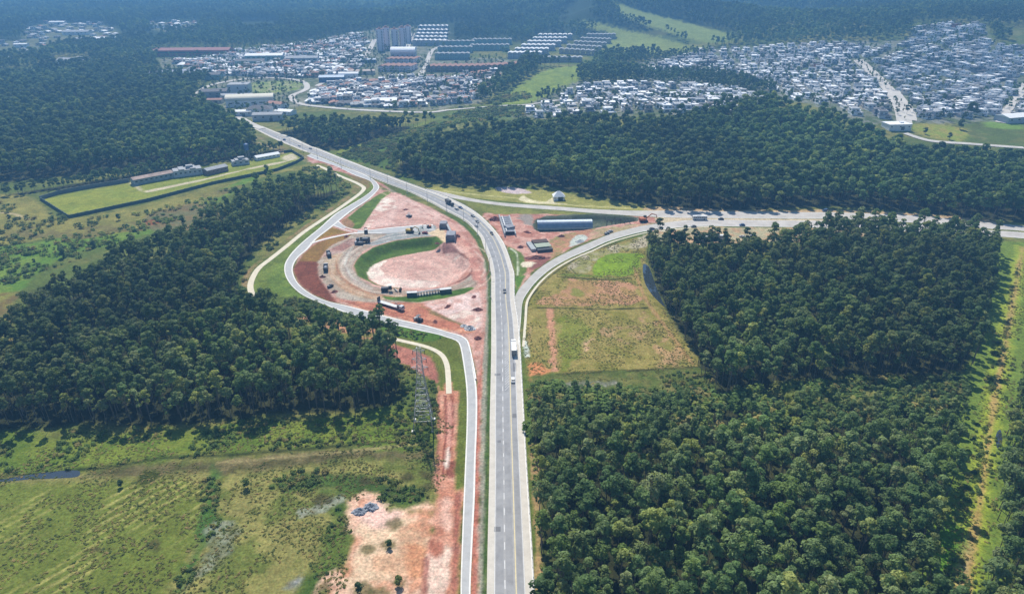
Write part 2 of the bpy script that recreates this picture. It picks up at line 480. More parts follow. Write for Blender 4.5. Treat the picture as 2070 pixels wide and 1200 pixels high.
N1 = fbm(XX, YY, 45, 1); N2 = fbm(XX, YY, 12, 2); N3 = fbm(XX, YY, 4.5, 3, 3); N4 = fbm(XX, YY, 160, 4)
C = np.zeros(XX.shape + (3,))
def lerp(a, b, t): return a + (b - a) * t[..., None]
base_a, base_b, base_c = np.array(A(96, 110, 52)), np.array(A(128, 125, 70)), np.array(A(84, 96, 48))
C[:] = lerp(base_a, base_b, smooth(.42, .62, N1 * .6 + N2 * .4))
C = lerp(C, base_c, smooth(.5, .7, N2 * .5 + N3 * .5) * .7)

def paint(poly, col, soft=1.0, rough=2.0, col2=None, k=1.0, pat=None, world=False, sm=True):
    """paint a ground zone: real surface colour inside a traced outline with a ragged edge"""
    global C
    P = poly if world else GP(poly)
    if sm and len(P) > 3: P = catmull(P, 4, True)
    P = np.asarray(P)
    pad = soft + rough + 5
    ix = np.where((xs > P[:, 0].min() - pad) & (xs < P[:, 0].max() + pad))[0]
    iy = np.where((ys > P[:, 1].min() - pad) & (ys < P[:, 1].max() + pad))[0]
    if len(ix) == 0 or len(iy) == 0: return
    sl = (slice(iy[0], iy[-1] + 1), slice(ix[0], ix[-1] + 1))
    x, y = XX[sl], YY[sl]
    d = poly_sd(x, y, P) + (N3[sl] - .5) * rough * 1.6 + (N2[sl] - .5) * rough * 1.6
    a = smooth(soft, -soft, d) * k
    c = np.broadcast_to(np.array(col), C[sl].shape)
    if col2 is not None:
        if pat is None:
            t = smooth(.40, .60, .5 * N2[sl] + .5 * N3[sl])
        else:
            t = pat(x, y)
        c = lerp(c, np.array(col2), t)
    C[sl] = lerp(C[sl], c, a)

def paint_line(pts, w, col, soft=.6, rough=.6, k=1.0, world=False):
    global C
    P = np.asarray(pts if world else world_line(pts))
    pad = w + 6
    ix = np.where((xs > P[:, 0].min() - pad) & (xs < P[:, 0].max() + pad))[0]
    iy = np.where((ys > P[:, 1].min() - pad) & (ys < P[:, 1].max() + pad))[0]
    if len(ix) == 0 or len(iy) == 0: return
    sl = (slice(iy[0], iy[-1] + 1), slice(ix[0], ix[-1] + 1))
    d = line_d(XX[sl], YY[sl], P) - w / 2 + (N3[sl] - .5) * rough * 2
    a = smooth(soft, -soft, d) * k
    C[sl] = lerp(C[sl], np.broadcast_to(np.array(col), C[sl].shape), a)

litter = A(50, 54, 32)
PINK, PINK2, PALE = A(198, 156, 146), A(180, 130, 116), A(230, 212, 202)
RUST, RUST2 = A(158, 98, 82), A(142, 82, 66)
GREEN, GREEN2 = A(112, 132, 56), A(90, 112, 44)

# far woodland floor
C = lerp(C, np.array(A(50, 64, 34)), smooth(1500, 1750, YY))
C = lerp(C, lerp(C * 0 + np.array(A(56, 78, 44)), np.array(A(84, 102, 58)), smooth(.45, .62, fbm(XX, YY, 210, 88, 4))), smooth(2150, 2400, YY))
# forests (ground traced at the trunks, far edges traced at canopy height)
F_A = [(0,868),(150,858),(300,862),(450,850),(560,838),(700,832),(800,812),(806,760),(800,705),(770,690),(700,668,6),(620,655,6),(545,632,8),(490,612,2),(476,575,0),(498,522,0),(535,490,0),(578,456,0),(632,420,0),(668,398,0),(680,378,4),(640,352,18),(560,352,18),(500,372,18),(430,410,18),(330,462,18),(235,488,18),(190,520,18),(70,565,18),(20,620,18),(-60,680,18),(-260,760,10),(-200,880)]
F_B = [(-420,420),(0,372),(200,352),(400,330),(490,312),(520,285,8),(490,235,20),(430,200,20),(385,178,20),(395,155,20),(330,150,20),(250,140,20),(0,140,20),(-420,150,20)]
F_B2 = [(-200,432),(0,402),(110,384),(270,366),(400,336),(510,322),(570,306),(560,288,8),(470,300,8),(300,330,8),(0,378,8),(-200,400,8)]
F_C = [(800,350),(870,368),(960,378),(1100,378),(1200,398),(1330,418),(1420,428),(1510,425),(1600,420),(1700,418),(1860,430),(1960,444),(2075,450),(2300,470),(2400,330,20),(2070,300,20),(1960,290,20),(1860,290,20),(1790,262,20),(1700,222,20),(1600,200,20),(1540,185,20),(1480,195,20),(1400,215,20),(1280,225,20),(1190,222,20),(1080,235,20),(960,245,20),(870,262,20),(820,290,16)]
F_C2 = [(560,268),(640,300),(705,302),(745,285),(830,262),(880,244),(860,232,14),(750,225,18),(640,228,18),(580,232,18),(545,250,12)]
F_D = [(1309,522),(1321,560),(1337,606),(1374,670),(1408,735),(1440,795),(1520,800),(1700,770),(1840,765),(1962,745),(1990,640),(2006,540),(2015,500),(1992,470,16),(1965,432,18),(1850,440,18),(1700,442,14),(1560,465,18),(1400,462,18),(1330,458,18),(1308,490,12)]
F_E = [(1108,1360),(1100,1200),(1092,1100),(1085,980),(1078,880),(1074,830),(1120,800,2),(1200,800,3),(1330,806,3),(1450,812,3),(1600,806,3),(1780,796,3),(1840,786,3),(1950,782,3),(1944,860),(1932,940),(1916,1040),(1896,1110),(1886,1200),(1876,1360)]
F_F = [(2104,520),(2086,600),(2066,700),(2046,800),(2030,900),(2016,1000),(2003,1100),(1993,1200),(1990,1360),(2700,1360),(2500,900),(2400,560)]
FORESTS = {}
for nm, f in (('A', F_A), ('B', F_B), ('B2', F_B2), ('C', F_C), ('C2', F_C2), ('D', F_D), ('E', F_E), ('F', F_F)):
    FORESTS[nm] = catmull(GP(f), 3, True)
    paint(FORESTS[nm], litter, 3, 4, A(66, 68, 42), world=True, sm=False)

# --- lower left fields
strx, stry = math.cos(math.radians(52)), math.sin(math.radians(52))
def furrows(x, y):
    s = np.sin((x * stry - y * strx) * 2 * math.pi / 3.6 + 7 * fbm(x, y, 40, 21, 3))
    return smooth(-.1, .9, s) * smooth(.36, .66, fbm(x, y, 16, 22, 3)) * .8
paint([(-300,985),(0,965),(150,960),(320,950),(470,940),(640,935),(830,930),(840,1000),(690,1060),(660,1200),(640,1340),(-300,1340)], A(108, 116, 56), 4, 4, A(136, 130, 76))
paint([(-300,990),(0,970),(160,975),(320,965),(420,990),(415,1060),(350,1190),(310,1330),(-300,1330)], A(110, 120, 52), 3, 4, A(162, 154, 92), pat=furrows)
paint([(180,955),(250,938),(470,928),(700,908),(850,905),(860,925),(700,930),(560,950),(380,958),(220,965)], A(112, 102, 70), 2, 4, A(84, 80, 50))
paint([(-300,880),(0,880),(300,872),(560,852),(800,830),(870,835),(875,905),(650,900),(350,925),(150,950),(-300,960)], A(98, 118, 44), 3, 5, A(122, 134, 54))
paint([(430,930),(440,1010),(420,1100),(370,1200),(340,1330),(300,1330),(345,1200),(400,1090),(415,1000)], A(74, 104, 46), 2, 4, A(88, 116, 52))
paint([(560,975),(640,955),(760,965),(860,1000),(800,1018),(680,990),(600,990)], A(82, 104, 48), 2, 4, A(70, 90, 40))
paint([(690,1010),(720,1100),(680,1160),(650,1200),(620,1330),(570,1330),(620,1150),(660,1060)], A(74, 98, 40), 3, 4, A(96, 112, 50))
paint([(430,1075),(470,1058),(492,1070),(450,1120),(400,1170),(375,1200),(360,1200),(400,1140)], A(146, 148, 136), 1.0, 4, A(100, 106, 76), .65)
paint([(560,1190),(600,1160),(615,1150),(605,1180),(585,1200)], A(168, 170, 176), 1, 3, A(120, 120, 110))
paint([(610,1040),(640,1025),(685,1005),(680,1015),(640,1040)], A(150, 152, 140), 1, 4, A(110, 116, 84), .8)
paint_line([(440,935),(560,925),(700,912),(860,895)], 1.6, A(150, 136, 96), k=.8)
paint_line([(-100,985),(60,968),(200,962)], 1.6, A(132, 122, 84), k=.7)
paint_line([(0,962),(90,957),(150,950),(230,942),(330,925),(480,918),(640,905),(760,895),(860,888)], 1.8, A(48, 58, 28), k=.85)
paint([(276,972),(292,952),(320,952),(318,965),(290,980)], A(70, 78, 30), 1, 1)
for px, py in ((475,955),(650,1010),(740,975),(815,965),(870,960),(865,985),(790,990),(310,1100),(200,1110)):
    paint([(px-16,py),(px,py-7),(px+18,py),(px,py+7)], A(70, 62, 42), 1.2, 4, k=.8)
# bare clearing, lower centre
paint([(718,1004),(757,999),(775,1030),(800,1040),(835,1034),(872,1020),(885,1060),(890,1330),(640,1330),(655,1200),(662,1166),(684,1152),(704,1124),(706,1102),(716,1074),(708,1046)], A(216, 176, 154), 1.5, 5, A(198, 142, 114))
paint([(740,1060),(800,1050),(860,1060),(870,1120),(820,1160),(760,1180),(700,1170),(720,1120),(735,1090)], A(216, 186, 158), 2, 5, A(198, 160, 132), .85)
paint([(745,1010),(770,1020),(800,1045),(780,1060),(740,1050),(722,1030)], A(222, 184, 172), 2, 4)
paint([(815,1100),(850,1095),(865,1130),(845,1170),(820,1150)], A(192, 136, 104), 2, 4)
for px, py, r in ((786,1100,8),(738,1190,14),(806,1178,11),(770,1195,16),(800,1060,10),(742,1110,9),(660,1190,8)):
    paint([(px-r,py),(px,py-r*.8),(px+r,py),(px,py+r*.8)], A(92, 88, 48), 1, 3.5, k=.8)
# works strip beside the service road
paint([(884,780),(930,782),(926,880),(922,985),(938,988),(934,1100),(930,1200),(926,1340),(850,1340),(858,1200),(868,1100),(880,1020),(880,940),(884,860)], A(200, 148, 128), 1.0, 2, A(182, 124, 102))
paint([(890,1010),(905,1000),(916,1015),(912,1070),(893,1060)], A(214, 170, 154), 1.2, 2)
paint([(866,1120),(908,1110),(904,1200),(900,1340),(858,1340),(862,1200)], A(218, 188, 174), 1.0, 2, A(210, 176, 160))
paint([(868,1090),(890,1096),(896,1112),(882,1124),(868,1115)], A(168, 108, 90), 1, 1.5)
paint_line([(900,800),(902,860),(898,920),(896,960)], 1.3, A(128, 72, 60), .45, .2, .95)
paint_line([(914,800),(914,860),(908,925),(905,960)], 1.3, A(128, 72, 60), .45, .2, .95)
paint_line([(906,905),(903,945)], 1.4, A(226, 206, 196), k=.95)
paint_line([(909,812),(908,900)], 2.0, A(206, 148, 134), k=.8)
paint_line([(914,935),(912,960)], 2.6, A(130, 76, 64), k=.85)
paint_line([(886,800),(886,900),(884,980)], 1.0, A(150, 96, 84), .5, .5, .8)
paint_line([(925,1000),(922,1100),(918,1200),(916,1330)], 1.8, A(146, 88, 76), .5, 1, .8)
paint_line([(862,1130),(858,1200),(856,1330)], 1.4, A(150, 92, 80), .5, 1, .8)
paint_line([(952,1330),(958,1200),(963,1000),(967,850),(970,770),(974,700),(974,640),(972,590)], 3.2, A(176, 112, 96), .6, 1.6)
paint_line([(961,1330),(967,1200),(970,1000),(973,850),(976,780),(978,700)], 1.4, A(198, 150, 138), .6, 2.0, .7)
paint_line([(968,1330),(974,1200),(976.5,1000),(979,850),(981,760),(983,700),(984,640),(984,585),(980,555),(974,525),(963,500),(951,478),(935,460),(915,446),(890,433),(850,413),(800,390),(760,370)], 2.6, A(150, 146, 132), .6, 1.0)
paint_line([(976,1330),(979.5,1200),(982,1090),(984.5,928),(986,850),(988,760),(989,700),(989.5,640),(989,583),(987,554),(981,528),(973,505),(962,481),(947,463),(930,449),(912,438)], 1.5, A(74, 98, 46), .5, .6)

# --- interchange
inner = list(wSI)
TEAR = [(766,382),(820,398),(873,420),(915,443),(940,460),(960,485),(976,520),(983,560),(983,640),(978,700),(972,740),(968,770),(962,752),(950,700),(943,685),(910,672),(863,658),(773,637),(697,617),(627,593),(603,573),(593,545),(603,520),(640,484),(690,443),(743,405)]
paint(TEAR, PINK2, .8, .8, PINK, sm=False)
paint([(770,398),(800,392),(850,412),(905,440),(880,452),(800,455),(735,462),(745,440)], PINK, 1, 2.5, A(214, 178, 170))
paint([(770,405),(792,400),(800,420),(770,440),(745,458),(733,462),(748,435)], PALE, 1, 2.5, PINK)
paint([(782,387),(790,392),(770,405),(743,443),(728,462),(705,460),(692,450),(700,442),(733,415),(762,396)], GREEN, .7, .5, GREEN2)
paint([(700,441),(690,447),(697,455),(712,461),(716,452),(706,443)], A(150, 116, 88), .7, .5)

# slope band round the loop
paint(SLOPE, A(126, 74, 58), .7, .6, A(112, 66, 50), sm=False)
paint([(720,473),(690,474),(640,492),(612,514),(604,528),(645,528),(655,510),(672,494),(700,482)], A(140, 108, 60), .7, .6, A(132, 98, 56), sm=False)
paint([(672,459),(684,463),(704,470),(690,472),(655,480),(634,489),(650,475)], A(152, 118, 62), .5, .3, A(140, 112, 56), sm=False)
# dusty loop road
paint([(722,473),(700,483),(668,499),(650,520),(643,540),(648,563),(667,588),(700,606),(760,612),(850,610),(900,602),(955,583),(975,560),(960,552),(930,572),(890,582),(850,588),(790,584),(757,577),(722,558),(713,537),(726,516),(752,499),(797,486),(850,479),(884,476),(880,466),(800,470)], A(178, 164, 152), 1.0, 1.6, A(160, 142, 128))
paint([(710,482),(690,492),(665,505),(655,520),(700,505),(725,488)], A(178, 150, 142), 1, 2.5, A(150, 112, 104))
paint([(655,530),(668,560),(690,585),(740,603),(800,606),(840,603),(830,596),(760,593),(715,573),(690,548),(685,528),(690,515),(675,515)], A(188, 166, 144), 1, 1.5, A(176, 142, 116))
paint_line([(690,512),(680,525),(684,548),(706,572),(740,590),(790,598)], 1.2, A(162, 112, 80), k=.8)
paint_line([(712,500),(700,520),(700,540),(715,565),(750,583)], 2.2, A(196, 190, 184), k=.8)
paint([(780,461),(845,456),(880,456),(882,474),(850,478),(800,485),(760,495),(745,492),(780,474)], A(160, 164, 166), 1, 1.5, A(146, 152, 154))
paint([(700,607),(760,612),(850,612),(905,640),(960,668),(900,668),(800,640),(700,612)], A(192, 132, 108), 1, 2, A(176, 112, 92))
paint([(862,612),(960,590),(973,600),(975,660),(940,655),(900,640)], PINK, 1, 3, A(218, 190, 186))
paint([(905,640),(940,625),(965,640),(960,665),(930,655)], PALE, 1, 4, PINK)
# crescent + basin
paint(CRESC_OUT + [(800,583),(770,577),(747,562),(743,547),(757,533),(780,522),(830,512),(880,503),(895,496)], GREEN2, .7, .5, A(88, 116, 44), sm=False)
paint(GP(BASIN, -4.5), PINK, .6, .7, A(208, 170, 160), sm=True, world=True)
paint(GP([(748,562),(745,548),(757,534),(780,525),(768,540),(785,556),(830,564),(890,567),(870,580),(800,580),(770,575)], -4.5), PALE, .6, 2.0, A(216, 188, 180), world=True)
paint(GP([(905,515),(935,525),(945,545),(930,540)], -4.5), PALE, .8, 4, PINK, world=True)
paint_line([(897,500),(925,508),(948,525),(956,540),(950,555),(930,567),(900,577),(860,585),(830,588)], 1.7, A(112, 70, 60), .5, .3, .9)
for off, w_, c_ in ((5, .9, A(150,108,96)), (8, 1.0, A(222,200,190)), (10.5, .9, A(140,96,84)), (14, 1.0, A(214,186,170))):
    paint_line(offset(catmull(wRIM, 4, True), -off), w_, c_, .5, .5, .55, world=True)
for off, w_, c_ in ((9, 1.0, A(146,92,80)), (12, 1.0, A(222,184,172)), (15, .9, A(150,98,86)), (19, 1.2, A(218,182,170))):
    paint_line(offset(wHL[50:130], off), w_, c_, .5, 1.0, .5, world=True)
for k_ in range(7):     # graded passes of the scraper on the upper triangle
    paint_line([(770 + 4 * k_, 402 + 9 * k_), (810 + 3 * k_, 404 + 8 * k_), (850 + 8 * k_, 418 + 6 * k_)], .9, A(156,110,100) if k_ % 2 else A(224,196,188), .5, .8, .5)
paint_line([(700,612),(760,632),(820,648),(880,664),(930,668)], 1.0, A(224,180,150), .5, 1, .6)
paint_line([(705,608),(770,626),(830,640),(900,658)], 1.2, A(136,84,70), .5, 1.2, .6)
paint_line([(870,632),(900,643),(930,654),(952,668)], 1.4, A(116,104,64), .5, .8, .8)
paint([(868,470),(890,462),(906,478),(900,490),(886,478),(872,476)], A(216, 190, 160), 1, 1.5)
paint([(898,490),(915,493),(935,510),(920,508),(900,500)], A(142, 104, 100), .8, 2)
paint([(907,455),(920,462),(945,490),(965,530),(975,570),(960,570),(950,530),(925,490)], A(186, 130, 118), 1, 2, A(210, 164, 150))
# lower grass strip
paint([(773,597),(800,600),(847,596),(900,590),(945,581),(957,584),(930,596),(885,604),(840,611),(805,608),(780,604)], A(92, 124, 48), .6, .6, A(82, 108, 42))
paint_line([(852,620),(880,632),(905,645),(930,655),(952,667)], 1.5, A(120, 112, 74), .6, 1, .8)
paint_line([(700,610),(760,628),(820,645)], 1.5, A(150, 88, 74), .8, 2, .7)
# verges
paint([(757,376),(735,367),(700,352),(668,341),(652,343),(705,365),(733,378),(737,384),(726,396),(690,422),(600,482),(548,526),(524,546),(514,566),(512,582),(518,595),(560,598),(620,604),(600,590),(580,565),(575,537),(600,503),(650,460),(710,415),(745,394)], A(120, 134, 62), .6, .8, A(104, 118, 52), sm=False)
paint([(575,530),(577,557),(592,580),(615,600),(575,598),(545,585),(540,560),(555,545)], A(120, 138, 62), 1.2, 2, A(104, 124, 54))
paint([(735,362),(700,346),(690,347),(722,368),(740,378),(738,386),(748,378)], A(128, 110, 70), .8, 1)
paint([(503,600),(500,580),(503,560),(518,538),(545,516),(620,460),(705,402),(722,390),(728,384),(720,376),(690,364),(640,338),(650,350),(700,372),(712,382),(700,398),(600,468),(535,515),(500,548),(490,575),(496,600)], A(142, 122, 86), .8, 1.5, A(112, 112, 60))
paint([(770,642),(850,662),(905,676),(922,690),(935,740),(944,790),(944,860),(938,985),(920,988),(925,870),(928,790),(916,790),(912,740),(895,712),(850,692),(770,676)], A(110, 120, 54), .6, .8, A(100, 108, 46), sm=False)
paint([(770,642),(850,662),(900,676),(860,690),(770,668)], A(86, 116, 44), .6, 1.5)
paint([(770,686),(830,698),(868,708),(890,725),(899,760),(899,790),(888,790),(886,740),(868,718),(830,706),(770,694)], A(112, 118, 52), .6, .8, sm=False)
paint([(778,690),(830,706),(866,718),(884,740),(886,775),(862,762),(830,745),(800,722)], A(182, 122, 108), .8, 1.5, A(160, 104, 92))
paint([(690,640),(760,660),(770,690),(700,672),(620,650),(600,640)], A(176, 130, 100), 1, 3, A(112, 112, 60))
paint([(640,320),(700,345),(735,362),(690,350),(650,340),(620,325)], A(176, 118, 108), .8, 2, A(200, 156, 148))
# red/white spoil between road and service road, top left
paint([(620,314),(700,342),(770,372),(790,388),(760,372),(700,350),(640,326)], A(172, 116, 108), .8, 1, A(196, 160, 150))

# --- right of the main road
paint([(862,376),(960,386),(1100,384),(1200,402),(1320,420),(1500,430),(1340,428),(1192,421),(1075,412),(958,400),(890,390)], A(138, 136, 70), 1.2, 2, A(156, 150, 84))
paint([(900,399),(1000,414),(1130,426),(1190,432),(1120,436),(1060,436),(985,430),(945,412)], A(118, 122, 62), 1, 1.5, A(132, 132, 68))
paint_line([(900,388),(980,396),(1060,402),(1150,414),(1280,421)], 1.8, A(200, 192, 140), k=.8)
paint([(1002,382),(1040,380),(1078,390),(1060,394),(1020,390)], A(196, 178, 182), 1, 3)
paint([(1058,396),(1068,402),(1100,408),(1120,398),(1128,402),(1122,410),(1146,413),(1080,411),(1050,404)], A(214, 202, 168), .8, 1)
paint([(975,430),(1000,432),(1080,432),(1180,434),(1260,436),(1330,440),(1330,455),(1270,462),(1225,474),(1160,500),(1110,524),(1070,556),(1048,585),(1043,560),(1038,538),(1025,505),(1005,470),(985,448)], A(200, 156, 144), 1, 2.5, A(176, 122, 108))
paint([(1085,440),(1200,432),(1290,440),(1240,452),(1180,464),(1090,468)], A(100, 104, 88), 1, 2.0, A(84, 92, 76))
paint([(1055,432),(1080,436),(1076,455),(1050,445)], A(152, 140, 134), 1, 3)
paint([(1115,484),(1160,470),(1200,462),(1180,482),(1140,505),(1116,520)], A(150, 134, 90), 1, 3, A(176, 130, 104))
paint([(1160,478),(1180,474),(1190,482),(1165,496),(1150,498)], A(186, 190, 184), .8, 1.5)
paint([(1200,466),(1300,452),(1330,455),(1240,470),(1190,486)], A(164, 148, 112), 1, 2.5, A(190, 150, 130))
paint([(1025,500),(1042,505),(1060,520),(1068,545),(1050,560),(1044,575),(1040,545)], A(104, 122, 56), .8, 1.5)
paint([(1060,520),(1075,528),(1112,518),(1100,535),(1070,545)], A(140, 92, 84), .8, 1.5)
paint([(1055,528),(1082,530),(1076,540),(1055,540)], A(222, 206, 186), .8, 2)
paint_line([(1032,502),(1044,512),(1047,530),(1046,556)], 1.1, A(200, 200, 184), k=.9)
paint([(1041,560),(1062,556),(1045,590)], A(96, 130, 54), .8, .6)
paint([(1330,438),(1420,441),(1560,442),(1700,444),(1700,447),(1500,446),(1400,446),(1335,450)], A(196, 178, 152), .8, 1)
paint([(1330,418),(1500,425),(1700,424),(1860,432),(2000,446),(2000,452),(1860,440),(1700,431),(1330,427)], A(186, 158, 124), 1, 1.5)
paint([(1700,462),(2000,478),(1990,470),(1600,459)], A(150, 130, 84), 1, 1.5)
paint([(1330,462),(1560,460),(1750,468),(1750,482),(1560,490),(1350,490)], A(186, 150, 118), 1, 3, A(170, 160, 130))
# fields
paint([(1060,655),(1062,610),(1090,570),(1150,528),(1220,498),(1300,480),(1306,520),(1316,560),(1335,610),(1375,680),(1412,738),(1300,748),(1160,754),(1078,770),(1062,700)], A(124, 118, 58), 1, 2, A(146, 132, 76))
paint([(1150,545),(1175,515),(1230,500),(1290,482),(1305,478),(1300,500),(1240,512),(1200,530),(1190,552)], A(172, 160, 138), 1, 3, A(140, 136, 84))
paint([(1221,516),(1294,512),(1296,530),(1276,556),(1225,556),(1196,552)], A(134, 160, 42), .8, 2, A(118, 142, 40))
paint([(1130,556),(1200,560),(1275,566),(1240,562),(1180,554)], A(112, 126, 50), .8, 1)
paint([(1154,566),(1265,572),(1290,592),(1290,610),(1240,616),(1104,617),(1110,600),(1140,585)], A(178, 134, 104), 1, 4, A(158, 128, 84))
paint([(1160,582),(1180,590),(1178,602),(1158,596)], A(120, 128, 56), 1, 3, k=.8)
paint([(1290,625),(1320,650),(1385,725),(1400,740),(1330,742),(1320,690),(1300,660)], A(170, 138, 100), 1, 5, A(128, 122, 62))
paint([(1225,665),(1290,660),(1300,690),(1240,690)], A(176, 140, 108), 1, 6, A(130, 122, 64), .7)
paint([(1165,690),(1195,682),(1205,705),(1180,712)], A(184, 148, 122), 1, 5, k=.8)
paint([(1130,650),(1180,640),(1195,680),(1165,730),(1130,740)], A(116, 130, 44), 1, 5, k=.6)
paint_line([(1110,624),(1115,660),(1119,700),(1122,745)], 4.0, A(188, 138, 110), .8, 1.8)
paint_line([(1282,540),(1300,595),(1323,630),(1367,691),(1400,735)], 2.2, A(166, 130, 92), .6, 1, .8)
paint_line([(1072,660),(1070,690)], 1.5, A(168, 138, 100), k=.7)
paint([(1064,742),(1085,732),(1110,748),(1095,758),(1078,772),(1066,768)], A(200, 134, 92), .8, 2)
for ln, w in (([(1088,622),(1160,623),(1230,625),(1308,622)], 1.7), ([(1127,559),(1180,563),(1230,565),(1274,562)], 1.7), ([(1100,760),(1180,753),(1300,748),(1412,742)], 2.2), ([(1062,650),(1068,610),(1090,580),(1130,545),(1190,510),(1250,490)], 1.3)):
    paint_line(ln, w, A(58, 62, 32), .5, .6, .9)
paint([(1062,770),(1110,758),(1300,750),(1415,745),(1440,800),(1300,792),(1120,792),(1074,832)], A(92, 104, 50), 1.5, 4, A(112, 112, 62))
paint([(1125,778),(1180,768),(1260,772),(1230,780),(1150,786)], A(136, 134, 122), 1, 2, A(110, 112, 92))
paint_line([(1062,690),(1066,720)], 2.2, A(206, 212, 212), k=.8)
paint_line([(1085,1330),(1078,1050),(1070,900),(1066,800),(1060,740)], 4, A(96, 112, 50), 1, 2, .9)
paint_line([(1092,1330),(1086,1060),(1080,930),(1076,900)], 2, A(176, 140, 104), .8, 1.8, .8)
# grass strip on the right with worn track
wSTRIP = world_line(STRIP_C)
paint_line(wSTRIP, 24, A(112, 132, 54), 2, 4, 1, world=True)
paint_line(wSTRIP + np.array([1.5, 0]), 8, A(150, 162, 58), 1.5, 3, .95, world=True)
paint_line(wSTRIP + np.array([2.0, 0]), 2.4, A(168, 142, 88), .7, 1.2, .95, world=True)
paint_line([(1950,1090),(1945,1200),(1940,1330)], 3.4, A(176, 150, 108), .8, 1.5, .9)
paint([(1870,1090),(1915,1060),(1945,1070),(1935,1130),(1900,1150)], A(98, 138, 44), 2, 3)

# --- left fields + compound
paint([(-400,410),(0,395),(80,408),(137,442),(350,400),(540,352),(640,330),(660,345),(560,352),(430,400),(330,440),(180,465),(0,500),(-400,560)], A(122, 120, 62), 2, 4, A(140, 132, 70))
paint([(-400,540),(0,500),(180,470),(330,440),(480,370),(520,362),(430,412),(330,462),(240,490),(150,510),(60,560),(0,600),(-400,680)], A(96, 128, 48), 2, 5, A(116, 138, 56))
paint([(0,455),(120,462),(260,452),(340,432),(420,395),(500,375),(420,408),(340,452),(200,478),(90,480),(0,478)], A(112, 104, 62), 2, 5, A(130, 124, 66))
paint([(290,440),(360,415),(440,412),(470,430),(440,462),(370,468),(310,465)], A(108, 106, 74), 2, 4, A(120, 104, 70))
paint([(385,458),(420,452),(440,462),(400,466)], A(152, 80, 54), 1, 3, k=.9)
paint([(295,448),(318,444),(322,452),(300,455)], A(146, 84, 56), 1, 3, k=.8)
paint([(-400,600),(0,590),(30,605),(20,660),(0,700),(-400,720)], A(112, 96, 60), 2, 4, A(128, 126, 60))
paint_line([(0,430),(30,433),(60,444)], 2.5, A(186, 166, 130), .8, 1, .8)
COMP = [(82,404),(140,441),(300,406),(560,345),(612,322),(590,308),(570,314),(480,330),(400,345),(260,372),(150,390)]
paint(COMP, A(132, 142, 58), .8, .6, A(148, 152, 62), sm=False)
paint([(262,372),(272,368),(290,388),(420,362),(520,338),(540,332),(600,322),(610,320),(560,334),(500,344),(400,370),(300,392),(285,389)], A(198, 184, 158), .7, .6, sm=False)
paint([(570,318),(592,312),(600,322),(575,324)], A(196, 184, 160), .7, .8)
paint_line([(140,412),(200,402),(265,388)], .8, A(98, 108, 44), k=.7)
# meadow between main road and wood (upper centre)
paint([(680,318),(720,300),(770,280),(870,255),(940,225),(900,250),(830,290),(800,350),(870,372),(820,358),(750,335)], A(92, 116, 50), 3, 6, A(80, 102, 44))
paint([(680,312),(700,300),(745,290),(730,302),(705,318)], A(128, 138, 58), 3, 4)
paint_line([(830,262),(870,246),(920,232),(960,226)], 9, A(126, 136, 60), 3, 4, .8)
paint([(990,212),(1020,190),(1070,160),(1110,140),(1180,133),(1225,134),(1215,150),(1170,165),(1160,185),(1110,200),(1040,212)], A(122, 140, 62), 4, 8, A(140, 154, 66))
paint([(880,240),(980,215),(1080,215),(1060,235),(960,245)], A(98, 118, 66), 4, 6, A(112, 126, 74))
# towns: grey-beige ground
TOWN1 = [(330,152),(345,105),(520,95),(640,80),(740,62),(900,58),(905,110),(1035,120),(1060,130),(1010,165),(975,205),(880,222),(740,225),(610,215),(560,240),(500,238),(400,220),(385,200),(430,160)]
TOWN2 = [(1040,235),(1130,180),(1180,165),(1300,160),(1280,130),(1420,100),(1740,84),(1830,80),(1850,54),(1900,50),(1985,50),(2000,84),(2070,100),(2300,120),(2300,290),(2040,250),(1860,250),(1700,240),(1540,190),(1400,225),(1250,235),(1120,240)]
paint(TOWN1, A(140, 138, 126), 6, 10, A(98, 108, 76))
paint(TOWN2, A(132, 132, 124), 6, 10, A(88, 102, 66))
paint([(500,170),(560,165),(620,166),(610,178),(560,190),(520,190)], A(130, 150, 72), 3, 5, A(160, 160, 120))
paint([(400,195),(430,178),(425,170),(390,190)], A(128, 146, 70), 3, 4)
paint([(1850,250),(1950,262),(1945,285),(1890,282),(1855,270)], A(138, 148, 62), 3, 3, A(150, 140, 70))
paint([(1990,248),(2060,250),(2060,262),(2000,260)], A(120, 148, 60), 2, 3)
for q_ in ([(50,66),(90,48),(210,50),(245,84),(170,92),(60,84)], [(-60,88),(60,84),(100,100),(80,114),(-60,118)], [(296,52),(330,46),(402,46),(395,66),(330,66)], [(116,118),(175,120),(178,136),(112,136)]):
    paint(q_, A(96, 106, 70), 8, 14, A(128, 124, 100))
# grass hills
paint([(1165,52),(1200,45),(1250,58),(1330,75),(1400,98),(1380,108),(1300,112),(1240,112),(1225,90),(1245,70)], A(134, 146, 72), 6, 14, A(146, 156, 80))
paint([(1240,8),(1290,22),(1370,42),(1440,60),(1495,78),(1440,88),(1360,70),(1300,50),(1255,30)], A(128, 142, 72), 6, 12, A(140, 152, 80))
paint([(1340,88),(1400,94),(1440,98),(1400,108),(1340,104)], A(136, 146, 70), 6, 8)
paint([(340,25),(400,22),(400,42),(330,44)], A(110, 132, 70), 10, 20, k=.8)
paint([(0,140),(120,135),(200,140),(60,158),(0,160)], A(104, 122, 62), 8, 20, k=.8)

